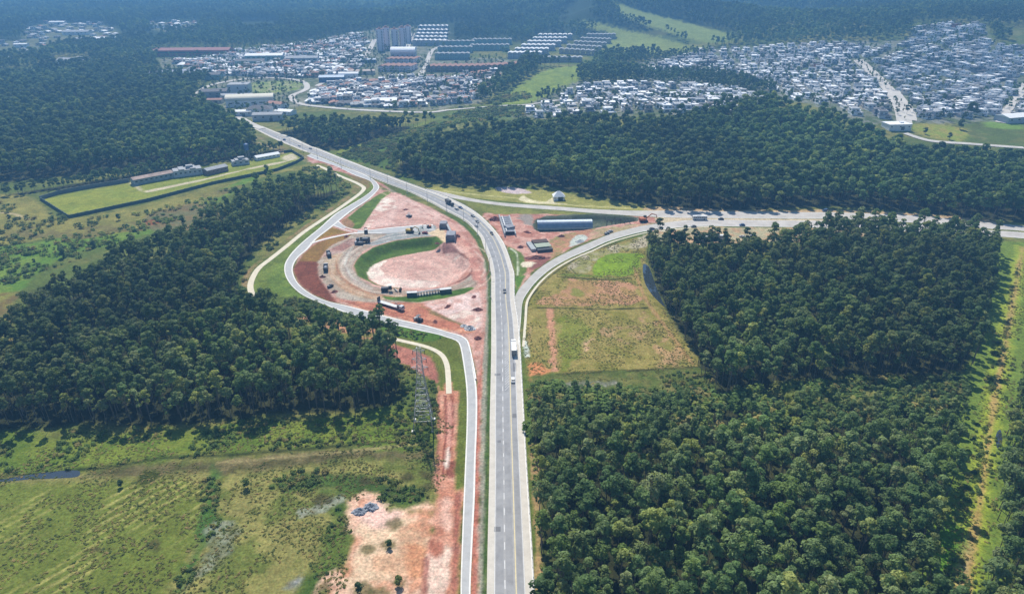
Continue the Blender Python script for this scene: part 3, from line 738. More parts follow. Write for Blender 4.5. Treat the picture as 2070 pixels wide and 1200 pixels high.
veg = smooth(.92, 1.08, C[..., 1] / (C[..., 0] + 1e-4)) * smooth(1.25, 1.7, C[..., 1] / (C[..., 2] + 1e-4))
C *= (1 - .12 * veg)[..., None]
nxv, nyv = len(xs), len(ys)
co = np.empty((nyv * nxv, 3), np.float32)
co[:, 0] = XX.ravel(); co[:, 1] = YY.ravel(); co[:, 2] = ZZ.ravel()
ii = (np.arange(nyv - 1)[:, None] * nxv + np.arange(nxv - 1)[None, :]).ravel()
quads = np.stack([ii, ii + 1, ii + nxv + 1, ii + nxv], 1).astype(np.int32)
me = bpy.data.meshes.new('ground')
me.vertices.add(len(co)); me.vertices.foreach_set('co', co.ravel())
me.loops.add(len(quads) * 4); me.loops.foreach_set('vertex_index', quads.ravel())
me.polygons.add(len(quads)); me.polygons.foreach_set('loop_start', np.arange(0, len(quads) * 4, 4, dtype=np.int32))
me.polygons.foreach_set('use_smooth', np.ones(len(quads), bool))
me.update(calc_edges=True)
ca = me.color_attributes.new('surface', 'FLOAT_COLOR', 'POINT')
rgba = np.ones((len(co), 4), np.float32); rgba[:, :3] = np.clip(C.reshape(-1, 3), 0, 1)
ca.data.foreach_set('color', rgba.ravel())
gm = bpy.data.materials.new('ground_surface'); gm.use_nodes = True
nt = gm.node_tree; b = nt.nodes['Principled BSDF']
b.inputs['Roughness'].default_value = 1.0; b.inputs['Specular IOR Level'].default_value = 0.1
at = nt.nodes.new('ShaderNodeAttribute'); at.attribute_name = 'surface'
geo = nt.nodes.new('ShaderNodeNewGeometry')
prev = None
for sc, lo, hi in ((1.0, .62, 1.38), (.30, .78, 1.22), (.06, .86, 1.14)):
    nz = nt.nodes.new('ShaderNodeTexNoise'); nz.inputs['Scale'].default_value = sc
    nz.inputs['Detail'].default_value = 4; nz.inputs['Roughness'].default_value = .6
    nt.links.new(geo.outputs['Position'], nz.inputs['Vector'])
    mr = nt.nodes.new('ShaderNodeMapRange')
    mr.inputs['From Min'].default_value = .3; mr.inputs['From Max'].default_value = .7
    mr.inputs['To Min'].default_value = lo; mr.inputs['To Max'].default_value = hi
    nt.links.new(nz.outputs['Fac'], mr.inputs['Value'])
    if prev is None: prev = mr.outputs['Result']; first = nz
    else:
        mu = nt.nodes.new('ShaderNodeMath'); mu.operation = 'MULTIPLY'
        nt.links.new(prev, mu.inputs[0]); nt.links.new(mr.outputs['Result'], mu.inputs[1]); prev = mu.outputs[0]
vm = nt.nodes.new('ShaderNodeVectorMath'); vm.operation = 'SCALE'
nt.links.new(at.outputs['Color'], vm.inputs[0]); nt.links.new(prev, vm.inputs['Scale'])
nzh = nt.nodes.new('ShaderNodeTexNoise'); nzh.inputs['Scale'].default_value = .55; nzh.inputs['Detail'].default_value = 6; nzh.inputs['Roughness'].default_value = .75
nt.links.new(geo.outputs['Position'], nzh.inputs['Vector'])
rh = nt.nodes.new('ShaderNodeValToRGB'); rh.color_ramp.elements[0].position = .38; rh.color_ramp.elements[0].color = (.88, .98, .90, 1)
rh.color_ramp.elements[1].position = .64; rh.color_ramp.elements[1].color = (1.14, 1.06, 1.00, 1)
nt.links.new(nzh.outputs['Fac'], rh.inputs['Fac'])
vh = nt.nodes.new('ShaderNodeVectorMath'); vh.operation = 'MULTIPLY'
nt.links.new(vm.outputs[0], vh.inputs[0]); nt.links.new(rh.outputs['Color'], vh.inputs[1])
nt.links.new(vh.outputs[0], b.inputs['Base Color'])
bp = nt.nodes.new('ShaderNodeBump'); bp.inputs['Strength'].default_value = .5; bp.inputs['Distance'].default_value = .4
nt.links.new(first.outputs['Fac'], bp.inputs['Height']); nt.links.new(bp.outputs['Normal'], b.inputs['Normal'])
me.materials.append(gm)
ground = bpy.data.objects.new('ground', me); COL.objects.link(ground); tag(ground, kind='structure')

# ------------------------------------------------------------------ roads
def strip_mesh(L, R, z=0.05, n=None, drape=False, cross=1, thick=0.0):
    n = n or max(8, int(max(arclen(L), arclen(R)) / 3))
    L = resample(L, n); R = resample(R, n)
    vs = []; fs = []
    for i in range(n):
        for k in range(cross + 1):
            t = k / cross
            x = L[i, 0] * (1 - t) + R[i, 0] * t; y = L[i, 1] * (1 - t) + R[i, 1] * t
            vs.append((x, y, (gz(x, y) if drape else 0) + z))
    w = cross + 1
    for i in range(n - 1):
        for k in range(cross):
            fs.append((i * w + k, i * w + k + 1, (i + 1) * w + k + 1, (i + 1) * w + k))
    mb = MB(); mb.add(vs, fs)
    if thick:
        o = len(mb.v)
        for i in range(n - 1):
            for e in (0, cross):
                a, c = vs[i * w + e], vs[(i + 1) * w + e]
                mb.add([a, c, (c[0], c[1], c[2] - thick), (a[0], a[1], a[2] - thick)], [(0, 1, 2, 3)])
    return mb

def between(L, R, f0, f1, n=None):
    n = n or max(10, int(max(arclen(L), arclen(R)) / 2.5))
    L = resample(L, n); R = resample(R, n)
    return L + (R - L) * f0, L + (R - L) * f1

def ribbon(P, w, z=.05, **k):
    return strip_mesh(offset(P, w / 2), offset(P, -w / 2), z, **k)

def struct(name, mb, m):
    return tag(mb.build(name, m), kind='structure')

struct('highway_pavement', strip_mesh(wHL, wHR, .06, thick=.3), M['concrete'])
NH = 260
def hw(f0, f1): return between(wHL, wHR, f0, f1, NH)
struct('highway_lanes', strip_mesh(*hw(.155, .80), .10, n=NH), M['asphalt'])
struct('worn_lane', strip_mesh(*hw(.19, .355), .104, n=NH), M['worn'])
struct('worn_lane', strip_mesh(*hw(.405, .56), .104, n=NH), M['worn'])
struct('worn_lane', strip_mesh(*hw(.64, .765), .104, n=NH), M['worn'])
struct('highway_edge_line', strip_mesh(*hw(.158, .168), .115, n=NH), M['paint_w'])
struct('highway_edge_line', strip_mesh(*hw(.785, .795), .115, n=NH), M['paint_w'])
struct('highway_centre_line', strip_mesh(*hw(.60, .622), .115, n=NH), M['paint_y'])
struct('shoulder_joint', strip_mesh(*hw(.955, .995), .09, n=NH), M['kerb'])
# dashed lane line
La, Lb = between(wHL, wHR, .372, .386, 700)
mb = MB(); dist = 0.0
for i in range(699):
    step = np.hypot(*(La[i + 1] - La[i]))
    if (dist % 8.0) < 3.0:
        mb.add([(*La[i], .115), (*Lb[i], .115), (*Lb[i + 1], .115), (*La[i + 1], .115)], [(0, 1, 2, 3)])
    dist += step
struct('highway_lane_dashes', mb, M['paint_w'])
# chevron hatching where the lanes part
mb = MB()
Ha, Hb = between(wHL, wHR, .45, .58, 700)
cum = np.r_[0, np.cumsum(np.hypot(*np.diff(Ha, axis=0).T))]
i0 = np.argmin(np.abs(Ha[:, 1] - G(1010, 790)[1])); i1 = np.argmin(np.abs(Ha[:200, 1] - G(1010, 655)[1]))
for i in range(min(i0, i1), max(i0, i1), 2):
    a = Ha[i]; c = Hb[min(i + 3, 699)]
    mb.add([(*a, .116), (a[0], a[1] + .35, .116), (c[0], c[1] + .35, .116), (*c, .116)], [(0, 1, 2, 3)])
struct('hatched_marking', mb, M['paint_w'])
# repaired squares
mb = MB()
for px, py, w, d in ((1005.5, 1069, 2.3, 2.4), (1006, 757, 2.8, 2), (1040, 840, 1.8, 3), (1009, 892, 1.4, 1.6), (1040, 742, 1.6, 8)):
    x, y = G(px, py); mb.add([(x - w / 2, y - d / 2, .108), (x + w / 2, y - d / 2, .108), (x + w / 2, y + d / 2, .108), (x - w / 2, y + d / 2, .108)], [(0, 1, 2, 3)])
struct('road_patch', mb, M['patch'])
struct('service_road', strip_mesh(wSO, wSI, .05, thick=.3), M['new_asphalt'])
a, c = between(wSO, wSI, 0, .13); struct('outer_kerb', strip_mesh(a, c, .15, thick=.3), M['kerb'])
a, c = between(wSO, wSI, .84, 1.0); struct('inner_kerb', strip_mesh(a, c, .15, thick=.3), M['kerb'])
struct('walking_path', ribbon(wPA, 3.6, .07, thick=.3), M['path'])
struct('walking_path', ribbon(wPB, 2.6, .07, thick=.3), M['path'])
struct('ramp_road', strip_mesh(wRU, wRL, .045, thick=.2), M['ramp'])
a, c = between(wRU, wRL, .93, 1.0); struct('ramp_kerb', strip_mesh(a, c, .17, thick=.3), M['kerb'])
P2 = offset(wRL, -2.6); struct('ramp_footpath', strip_mesh(offset(P2, .7), offset(P2, -.7), .06), M['path'])
struct('cross_road', strip_mesh(wXUT, wXUB, .04, thick=.2), M['xroad'])
struct('cross_road', strip_mesh(wXLT, wXLB, .052, thick=.2), M['xroad'])
struct('loop_road', strip_mesh(wLU, wLL, .06, thick=.2), M['new_asphalt'])
a, c = between(wLU, wLL, 0, .16); struct('loop_kerb', strip_mesh(a, c, .17, thick=.3), M['kerb'])
a, c = between(wLU, wLL, .86, 1.0, 40); struct('loop_kerb', strip_mesh(a[:22], c[:22], .17, thick=.3), M['kerb'])
struct('loop_kerb', ribbon(world_line([(628,492),(650,485),(680,478),(712,472),(745,470)]), 2.2, .12, thick=.2), M['kerb'])
for (f0, f1), (La_, Lb_) in (((.03, .06), (wXUT, wXUB)), ((.94, .97), (wXUT, wXUB)), ((.04, .07), (wXLT, wXLB)), ((.93, .96), (wXLT, wXLB))):
    a, c = between(La_, Lb_, f0, f1); struct('cross_road_line', strip_mesh(a, c, .075), M['paint_w'])
# town roads
for nm, pts, w in (('avenue', [(1735,122),(1765,150),(1795,180),(1815,210),(1825,235),(1828,252)], 17),
                   ('avenue', [(1812,185),(1835,215),(1845,245)], 9),
                   ('town_road', [(2075,170),(2050,205),(2030,232),(2022,250)], 11),
                   ('town_road', [(530,262),(505,250),(480,238),(410,218),(392,200),(398,190),(430,172),(500,160),(560,158),(610,165),(620,180),(590,195),(600,208),(640,216),(740,224),(860,228),(900,224)], 9),
                   ('town_road', [(738,118),(758,80)], 11), ('town_road', [(820,105),(835,68)], 10),
                   ('town_road', [(842,158),(858,140),(872,105),(890,95)], 9), ('town_road', [(640,175),(680,155),(712,140)], 8),
                   ('town_road', [(900,224),(1000,216),(1070,212),(1150,200)], 6),
                   ('town_road', [(1120,215),(1200,205),(1300,207),(1400,206)], 9),
                   ('town_road', [(2070,300),(1960,292),(1880,286),(1830,270)], 8)):
    P = world_line(pts)
    struct(nm, ribbon(P, w, .5, drape=True, cross=3, n=max(30, int(arclen(P) / 6))), M['town_road'])

# ------------------------------------------------------------------ foliage meshes
def leaf_cards(rs, centers, radii, n, size, flat=0.8, tri=False, jit=.5, up=.45):
    """n leaf-sized faces over a set of ellipsoid puffs, facing roughly outwards"""
    k = rs.choice(len(centers), n, p=radii[:, 0] ** 2 / (radii[:, 0] ** 2).sum())
    d = rs.normal(size=(n, 3)); d /= np.linalg.norm(d, axis=1)[:, None]
    d[:, 2] = np.where(d[:, 2] < -.35, -d[:, 2], d[:, 2])
    rad = (0.86 + .22 * rs.rand(n))[:, None]
    p = centers[k] + d * radii[k] * rad
    nn = d + rs.normal(size=(n, 3)) * jit + np.array([0, .12, up]); nn /= np.linalg.norm(nn, axis=1)[:, None]
    t = np.cross(nn, rs.normal(size=(n, 3))); t /= np.linalg.norm(t, axis=1)[:, None]
    bt = np.cross(nn, t)
    s = (size * (.6 + .8 * rs.rand(n)))[:, None]
    v = np.stack([p - t * s - bt * s * .55, p + t * s * .2 - bt * s * .8, p + t * s + bt * s * .35, p - t * s * .25 + bt * s * .75], 1)
    return v.reshape(-1, 3), np.arange(n * 4).reshape(n, 4)

def crown_mesh(name, seed, H, R, npuff, nleaf, size, m, crown_from=.5, flat=.75, spread=1.0):
    rs = np.random.RandomState(seed)
    cz = H * (crown_from + 1) / 2; hz = H * (1 - crown_from) / 2
    cs = []; rr = []
    for i in range(npuff):
        a = rs.rand() * 6.283 + i * 2.4; q = math.sqrt(rs.rand()) * R * .68 * spread
        zz = cz + hz * (rs.rand() * 1.5 - .75) * (1 - .25 * q / R)
        r = R * (.24 + .26 * rs.rand())
        if i == 0: q = 0; zz = cz + hz * .6; r = R * .5
        cs.append((math.cos(a) * q, math.sin(a) * q, min(zz, H - r * flat))); rr.append((r, r, r * flat))
    cs, rr = np.array(cs), np.array(rr)
    v, f = leaf_cards(rs, cs, rr, nleaf, size)
    me = bpy.data.meshes.new(name)
    me.from_pydata(v.tolist(), [], f.tolist()); me.materials.append(m); me.update()
    return me, cs

def trunk_mb(seed, H, cs, r=.24, limbs=5):
    rs = random.Random(seed); mb = MB()
    p = Vector((0, 0, -.3)); top = H * .82; n = 4
    ps = [p]
    for k in range(1, n + 1):
        ps.append(Vector((rs.uniform(-.25, .25) * k * .6, rs.uniform(-.25, .25) * k * .6, top * k / n)))
    for k in range(n):
        mb.tube(ps[k], ps[k + 1], r * (1 - .2 * k), r * (1 - .2 * (k + 1)), 6, caps=(k == 0))
    for c in cs[:limbs]:
        a = ps[2].lerp(ps[3], rs.random())
        mb.tube(a, Vector(c), r * .42, r * .12, 4, caps=False)
    return mb

def join_meshes(name, a, bme):
    """trunk + crown in one mesh for the mass woods"""
    va = np.empty(len(a.vertices) * 3, np.float32); a.vertices.foreach_get('co', va)
    vb = np.empty(len(bme.vertices) * 3, np.float32); bme.vertices.foreach_get('co', vb)
    fa = [tuple(p.vertices) for p in a.polygons]; na = len(a.vertices)
    fb = [tuple(i + na for i in p.vertices) for p in bme.polygons]
    me = bpy.data.meshes.new(name)
    me.from_pydata(np.r_[va, vb].reshape(-1, 3).tolist(), [], fa + fb)
    me.materials.append(a.materials[0]); me.materials.append(bme.materials[0])
    me.polygons.foreach_set('material_index', [0] * len(fa) + [1] * len(fb)); me.update()
    return me

near_trees = []
for i, (H, R, npf, nl) in enumerate(((20, 3.0, 12, 620), (23, 2.7, 11, 600), (18, 3.4, 13, 640), (21, 3.2, 14, 680), (16, 2.6, 9, 440), (24, 3.0, 13, 680), (15, 2.3, 8, 340), (19, 3.7, 15, 720), (22, 2.4, 10, 480), (17, 3.0, 7, 330))):
    cm, cs = crown_mesh('crown', 100 + i, H, R, npf, nl, .40, M['leaf'], crown_from=(.40, .5, .55)[i % 3], flat=.8, spread=1.25)
    tm = trunk_mb(i, H, cs).mesh('trunk', M['trunk'])
    near_trees.append((tm, cm, H))
def mass_variants(prefix, specs, m, seed0):
    out = []
    for i, (H, R, npf, nl, sz, cf) in enumerate(specs):
        cm, cs = crown_mesh(prefix + '_crown', seed0 + i, H, R, npf, nl, sz, m, crown_from=cf)
        tm = trunk_mb(seed0 + i, H, cs).mesh(prefix + '_trunk', M['trunk'])
        out.append(join_meshes(prefix, tm, cm))
    return out

def variant_collection(name, meshes):
    c = bpy.data.collections.new(name)
    for i, me_ in enumerate(meshes):
        o = bpy.data.objects.new('%s_%02d' % (name, i), me_)
        c.objects.link(o)
    return c

col_near = variant_collection('eucalyptus_kinds', [join_meshes('eucalyptus', t, c) for t, c, H in near_trees])
col_mid = variant_collection('wood_kinds', mass_variants('wood', [(20, 4.6, 9, 300, .85, .35), (22, 4.2, 8, 280, .85, .4), (18, 5.0, 10, 320, .9, .3), (21, 4.6, 9, 300, .85, .4), (16, 3.8, 8, 240, .8, .3)], M['leaf_dark'], 300))
# low bushes, and grass tufts
def bush_mesh(name, seed, R, H, n, size, m, npuff=6):
    rs = np.random.RandomState(seed)
    cs = np.array([(rs.normal() * R * .42, rs.normal() * R * .42, H * (.3 + .25 * rs.rand())) for _ in range(npuff)])
    rr = np.array([(R * (.35 + .25 * rs.rand()),) * 2 + (H * (.3 + .2 * rs.rand()),) for _ in range(npuff)])
    v, f = leaf_cards(rs, cs, rr, n, size, jit=.4, up=1.1)
    me = bpy.data.meshes.new(name); me.from_pydata(v.tolist(), [], f.tolist()); me.materials.append(m); me.update()
    return me
col_bush = variant_collection('bush_kinds', [bush_mesh('bush', 400 + i, 1.7, 1.8, 90, .34, M['bush']) for i in range(4)])
col_tuft = variant_collection('tuft_kinds', [bush_mesh('tuft', 500 + i, .62, .34, 22, .16, M['tuft'], 4) for i in range(4)])

def scatter(name, pts, zs, scales, coll, nvar, seed=0, **tags):
    n = len(pts); rs = np.random.RandomState(seed)
    me = bpy.data.meshes.new(name)
    me.vertices.add(n)
    me.vertices.foreach_set('co', np.c_[pts, zs].astype(np.float32).ravel())
    a = me.attributes.new('sc', 'FLOAT', 'POINT'); a.data.foreach_set('value', np.asarray(scales, np.float32))
    a = me.attributes.new('rz', 'FLOAT', 'POINT'); a.data.foreach_set('value', (rs.rand(n) * 6.283).astype(np.float32))
    a = me.attributes.new('vi', 'INT', 'POINT'); a.data.foreach_set('value', rs.randint(0, nvar, n).astype(np.int32))
    me.update()
    o = bpy.data.objects.new(name, me); COL.objects.link(o)
    ng = bpy.data.node_groups.new(name + '_nodes', 'GeometryNodeTree')
    ng.interface.new_socket('Geometry', in_out='INPUT', socket_type='NodeSocketGeometry')
    ng.interface.new_socket('Geometry', in_out='OUTPUT', socket_type='NodeSocketGeometry')
    N = ng.nodes; gi = N.new('NodeGroupInput'); go = N.new('NodeGroupOutput')
    ci = N.new('GeometryNodeCollectionInfo'); ci.inputs['Collection'].default_value = coll
    ci.inputs['Separate Children'].default_value = True; ci.inputs['Reset Children'].default_value = True
    ip = N.new('GeometryNodeInstanceOnPoints'); ip.inputs['Pick Instance'].default_value = True
    def attr(nm, typ):
        x = N.new('GeometryNodeInputNamedAttribute'); x.data_type = typ; x.inputs['Name'].default_value = nm
        return x.outputs[0]
    cx = N.new('ShaderNodeCombineXYZ')
    L = ng.links
    L.new(gi.outputs[0], ip.inputs['Points']); L.new(ci.outputs[0], ip.inputs['Instance'])
    L.new(attr('vi', 'INT'), ip.inputs['Instance Index'])
    L.new(attr('rz', 'FLOAT'), cx.inputs['Z']); L.new(cx.outputs[0], ip.inputs['Rotation'])
    L.new(attr('sc', 'FLOAT'), ip.inputs['Scale'])
    L.new(ip.outputs[0], go.inputs[0])
    md = o.modifiers.new('scatter', 'NODES'); md.node_group = ng
    return tag(o, **tags)

def fill(poly, sp, seed, jit=.38, maxn=200000):
    rs = np.random.RandomState(seed); P = np.asarray(poly)
    gx = np.arange(P[:, 0].min(), P[:, 0].max(), sp); gy = np.arange(P[:, 1].min(), P[:, 1].max(), sp)
    x, y = np.meshgrid(gx, gy); x = x + (np.arange(len(gy)) % 2)[:, None] * sp / 2
    x = x.ravel() + rs.uniform(-jit, jit, x.size) * sp; y = y.ravel() + rs.uniform(-jit, jit, y.size) * sp
    k = poly_sd(x, y, P) < 0
    return np.c_[x[k], y[k]]

road_lines = [wHL, wHR, wSO, wSI, wRU, wRL, wXUT, wXUB, wXLT, wXLB]
def clear_of_roads(p, d=4):
    k = np.ones(len(p), bool)
    for L_ in road_lines:
        k &= line_d(p[:, 0], p[:, 1], L_) > d
    hwp = np.r_[wHL, wHR[::-1]]
    k &= poly_sd(p[:, 0], p[:, 1], hwp) > d
    for a_, c_ in ((wXUT, wXUB), (wXLT, wXLB), (wRU, wRL), (wSO, wSI)):
        k &= poly_sd(p[:, 0], p[:, 1], np.r_[a_, c_[::-1]]) > d * .7
    for L_ in (wPA, wPB): k &= line_d(p[:, 0], p[:, 1], L_) > 3.5
    return k

# ------------------------------------------------------------------ woods
ROW, GAP = 5.4, 4.9
rs = np.random.RandomState(11)
# the lower right plantation stands in rows: the first rows are individual trees
ind = []
rest_pts, rest_sc = [], []
Yr = 136.0; row = 0
ymaxE = max(p[1] for p in FORESTS['E'])
looks = ['dark green', 'mid green', 'grey-green', 'olive green', 'pale green']
n_ind = 0
while Yr < ymaxE:
    for key, side in (('E', 'E'), ('F', 'F')):
        xs_row = np.arange(-20 if key == 'E' else 100, 420, GAP)
        x = xs_row + rs.uniform(-1.3, 1.3, len(xs_row)); y = Yr + rs.uniform(-1.8, 1.8, len(xs_row))
        k = (poly_sd(x, y, FORESTS[key]) < 0)
        x, y = x[k], y[k]
        for c, (px_, py_) in enumerate(zip(x, y)):
            sc_ = rs.uniform(.68, 1.15)
            if key == 'E': sc_ *= 1 - .45 * float(smooth(205, 248, py_))
            dep = py_ * CT + (CAM_H - 15) * ST
            u_ = px_ / dep * FPX + 1035
            if n_ind < 292 and u_ < 2110 and row < 14:
                ind.append((row, c, key, px_, py_, sc_)); n_ind += 1
            else:
                rest_pts.append((px_, py_)); rest_sc.append(sc_)
    Yr += ROW; row += 1
protos = {}
for i, (r_, c_, key, x, y, sc_) in enumerate(ind):
    v = (i * 5 + r_ * 3) % len(near_trees)
    where = 'from the highway edge of the lower right wood' if key == 'E' else 'right of the grass track'
    if key == 'E': lab = 'eucalyptus, %s from the highway in the %s tree row up from the bottom edge' % (ordw(c_ + 1), ordw(r_ + 1))
    else: lab = 'eucalyptus right of grass track, %s from the track in %s row up' % (ordw(c_ + 1), ordw(r_ + 1))
    grp = 'eucalyptus trees of the lower right wood'
    if v not in protos:
        t = thing('eucalyptus_tree', lab, 'tree', (x, y, 0), rs.rand() * 6.28, grp)
        tm, cm, H = near_trees[v]
        for nm_, me_ in (('trunk', tm), ('crown', cm)):
            o = bpy.data.objects.new(nm_, me_); COL.objects.link(o); o.parent = t
        t.scale = (sc_,) * 3; protos[v] = t
    else:
        dup(protos[v], (x, y, 0), rs.rand() * 6.28, lab, grp, sc_)

for key, sp, s0, s1 in (('A', 4.9, .66, 1.12), ('D', 5.0, .68, 1.15)):
    p = fill(FORESTS[key], sp, ord(key)); p = p[clear_of_roads(p, 3)]
    rest_pts += p.tolist(); rest_sc += rs.uniform(s0, s1, len(p)).tolist()
rest_pts = np.array(rest_pts)
print('mass eucalyptus', len(rest_pts))
scatter('eucalyptus_wood', rest_pts, np.zeros(len(rest_pts)), rest_sc, col_near, len(near_trees), 1, kind='stuff',
        label='dense eucalyptus plantation woods standing left and right of the highway', cat='wood')
mp, ms = [], []
for key, sp, s0, s1 in (('B', 8.0, .8, 1.15), ('C', 7.4, .8, 1.2), ('C2', 7.0, .6, .95), ('B2', 4.4, .34, .56)):
    p = fill(FORESTS[key], sp, ord(key[-1])); p = p[clear_of_roads(p, 5)]
    mp += p.tolist(); ms += rs.uniform(s0, s1, len(p)).tolist()
# hillside woodland: everything beyond the towns that is not bare grass
FARV = [[(50,66),(90,48),(210,50),(245,84),(170,92),(60,84)], [(-60,88),(60,84),(100,100),(80,114),(-60,118)], [(296,52),(330,46),(402,46),(395,66),(330,66)], [(116,118),(175,120),(178,136),(112,136)]]
HP = [np.array(catmull(GP(q), 3, True)) for q in [
    [(1165,50),(1200,43),(1250,55),(1330,72),(1400,96),(1380,106),(1300,110),(1240,110),(1225,90),(1235,70)],
    [(1240,6),(1290,20),(1370,40),(1440,58),(1495,76),(1440,88),(1360,70),(1300,50),(1255,30)],
    [(1340,86),(1400,92),(1440,98),(1400,108),(1340,104)], TOWN1, TOWN2,
    [(990,212),(1020,190),(1070,160),(1110,140),(1180,133),(1225,134),(1215,150),(1170,165),(1160,185),(1110,200),(1040,212)],
    [(1022,124),(1085,72),(1162,72),(1140,100),(1100,126)], [(1122,116),(1180,72),(1252,72),(1240,100),(1212,120)],
    [(1080,134),(1085,120),(1190,117),(1190,132)], [(832,100),(842,56),(910,54),(908,98)], [(880,124),(890,86),(1045,84),(1038,110),(960,126)]] + FARV]
hy0, hy1 = 1050, 4300
gx, gy = np.meshgrid(np.arange(-1900, 2100, 10.5), np.arange(hy0, hy1, 10.5))
hx = gx.ravel() + rs.uniform(-5, 5, gx.size); hy_ = gy.ravel() + rs.uniform(-5, 5, gx.size)
k = (np.abs(hx) < hy_ * .80 + 60)
for q in HP: k &= ~((poly_sd(hx, hy_, q) < 3))
den = fbm(hx, hy_, 170, 77, 3)
k &= (den > .37) | ((hy_ > 2100) & (den > .30))
k &= rs.rand(len(hx)) < 1 - .6 * smooth(2150, 2600, hy_)
k &= (np.abs(hx) < 1900)
# keep the flat farmland left and the middle ground open
fl = poly_sd(hx, hy_, FORESTS['B']) < 8
k &= ~fl
hx, hy_ = hx[k], hy_[k]
mp += np.c_[hx, hy_].tolist(); ms += (rs.uniform(.75, 1.15, len(hx)) * (1 + .6 * smooth(1500, 2800, hy_))).tolist()
# named tree belts between the estates
for belt, sp, s0, s1 in (([(960,195),(1000,165),(1040,150),(1060,128),(1085,122),(1090,135),(1060,160),(1010,190),(975,212)], 9, .6, 1),
                     ([(1165,160),(1180,140),(1230,138),(1300,150),(1400,152),(1500,165),(1530,176),(1480,185),(1380,170),(1280,165),(1190,175)], 8, .6, .9),
                     ([(1080,205),(1110,190),(1135,192),(1100,208)], 8, .5, .8),
                     ([(1225,110),(1320,115),(1400,108),(1440,112),(1300,128),(1200,128)], 9, .5, .8),
                     ([(1500,175),(1560,178),(1560,190),(1500,190)], 8, .6, .9)):
    p = fill(catmull(GP(belt), 3, True), sp, 7)
    mp += p.tolist(); ms += rs.uniform(s0, s1, len(p)).tolist()
# garden and street trees of the towns
for T in (TOWN1, TOWN2):
    p = fill(catmull(GP(T), 3, True), 14, 3, .5)
    nn = fbm(p[:, 0], p[:, 1], 60, 41, 2); p = p[nn > .42]
    mp += p.tolist(); ms += rs.uniform(.30, .66, len(p)).tolist()
MP = np.array(mp); MZ = height(MP[:, 0], MP[:, 1])
print('mass woodland', len(MP))
scatter('hillside_woodland', MP, MZ - .2, ms, col_mid, 5, 2, kind='stuff',
        label='broadleaf woodland covering the ground behind the highway and the far hills', cat='wood')

# scrub and tall grass
bp_, bs_ = [], []
def scrub(poly, sp, seed, lo, hi, thr=.45, ns=14):
    p = fill(catmull(GP(poly), 3, True), sp, seed, .5); p = p[clear_of_roads(p, 2.0)]
    nn = fbm(p[:, 0], p[:, 1], ns, 50 + seed, 3); p = p[nn > thr]
    bp_.extend(p.tolist()); bs_.extend(rs.uniform(lo, hi, len(p)).tolist())
scrub([(-100,880),(300,866),(560,848),(800,828),(870,838),(875,900),(650,900),(350,925),(150,948),(-100,955)], 2.6, 1, .35, .9, .44)
scrub([(415,940),(450,1000),(430,1100),(370,1200),(340,1330),(295,1330),(345,1200),(395,1090),(405,1000)], 2.2, 2, .35, .8, .42)
scrub([(540,960),(640,950),(760,955),(870,1000),(800,1020),(680,1000),(560,990)], 2.6, 3, .4, .95, .45)
scrub([(690,1010),(720,1100),(680,1160),(650,1200),(620,1330),(560,1330),(620,1150),(660,1060)], 2.6, 4, .3, .7, .46)
scrub([(680,318),(720,300),(770,280),(870,255),(960,240),(870,270),(820,300),(800,350),(870,368),(820,356),(750,333)], 3.4, 5, .7, 1.6, .36)
scrub([(-200,420),(0,410),(200,440),(400,400),(560,352),(640,335),(560,352),(420,412),(240,490),(60,560),(-200,620)], 5.0, 6, .5, 1.5, .50)
scrub([(1062,780),(1110,770),(1300,760),(1415,752),(1440,798),(1300,792),(1120,792),(1074,832)], 2.6, 7, .4, 1.0, .44)
scrub([(1062,780),(1074,1000),(1088,1200),(1094,1330),(1110,1330),(1100,1200),(1085,980),(1076,830)], 2.2, 8, .4, 1.0, .46)
scrub([(2062,520),(2000,740),(1972,860),(1955,960),(1930,1060),(1905,1200),(1890,1330),(1945,1330),(1955,1150),(1985,960),(2010,800),(2040,660)], 2.8, 9, .3, .9, .50)
scrub([(2066,520),(2045,640),(2025,740),(2005,860),(1990,960),(1970,1080),(1955,1200),(1945,1330),(1990,1330),(2005,1100),(2040,800),(2075,600)], 2.6, 10, .25, .6, .56)
scrub([(600,345),(660,340),(700,372),(712,382),(690,400),(600,468),(535,512),(500,545),(492,575),(480,560),(560,490),(650,410),(690,385),(640,352)], 2.8, 11, .6, 1.4, .40)
scrub([(770,645),(850,664),(900,678),(860,692),(770,670)], 2.0, 12, .3, .6, .42)
scrub([(780,720),(860,765),(886,790),(880,900),(860,930),(800,880),(800,800)], 2.6, 13, .35, .9, .45)
scrub([(-100,980),(300,970),(430,990),(350,1190),(310,1330),(-100,1330)], 4.4, 14, .15, .32, .62)
scrub([(440,1000),(690,1010),(650,1100),(600,1330),(380,1330),(450,1120)], 3.2, 15, .15, .36, .54)
scrub([(0,480),(130,480),(330,445),(440,400),(400,430),(230,490),(60,560),(0,590)], 4.0, 16, .4, 1.3, .52)
scrub([(990,212),(1020,190),(1070,165),(1080,200),(1040,212)], 7, 17, 1.2, 3, .5, 60)
scrub([(880,245),(980,218),(1080,218),(1060,238),(960,248)], 6, 18, 1.0, 2.4, .45, 60)
scrub([(500,600),(560,596),(620,604),(700,625),(770,645),(760,660),(640,640),(560,625)], 2.6, 19, .5, 1.4, .40)
scrub([(1074,835),(1078,800),(1200,788),(1440,795),(1700,775),(1930,765),(1925,800),(1700,830),(1440,838),(1200,832),(1080,860)], 3.0, 30, .9, 2.6, .36)
scrub([(1075,860),(1200,840),(1440,845),(1700,835),(1920,800),(1915,840),(1700,870),(1400,880),(1080,900)], 4.0, 31, 1.2, 3.2, .42)
WP = GP([(1296,530),(1312,540),(1326,575),(1340,610),(1326,605),(1312,590),(1298,560)])
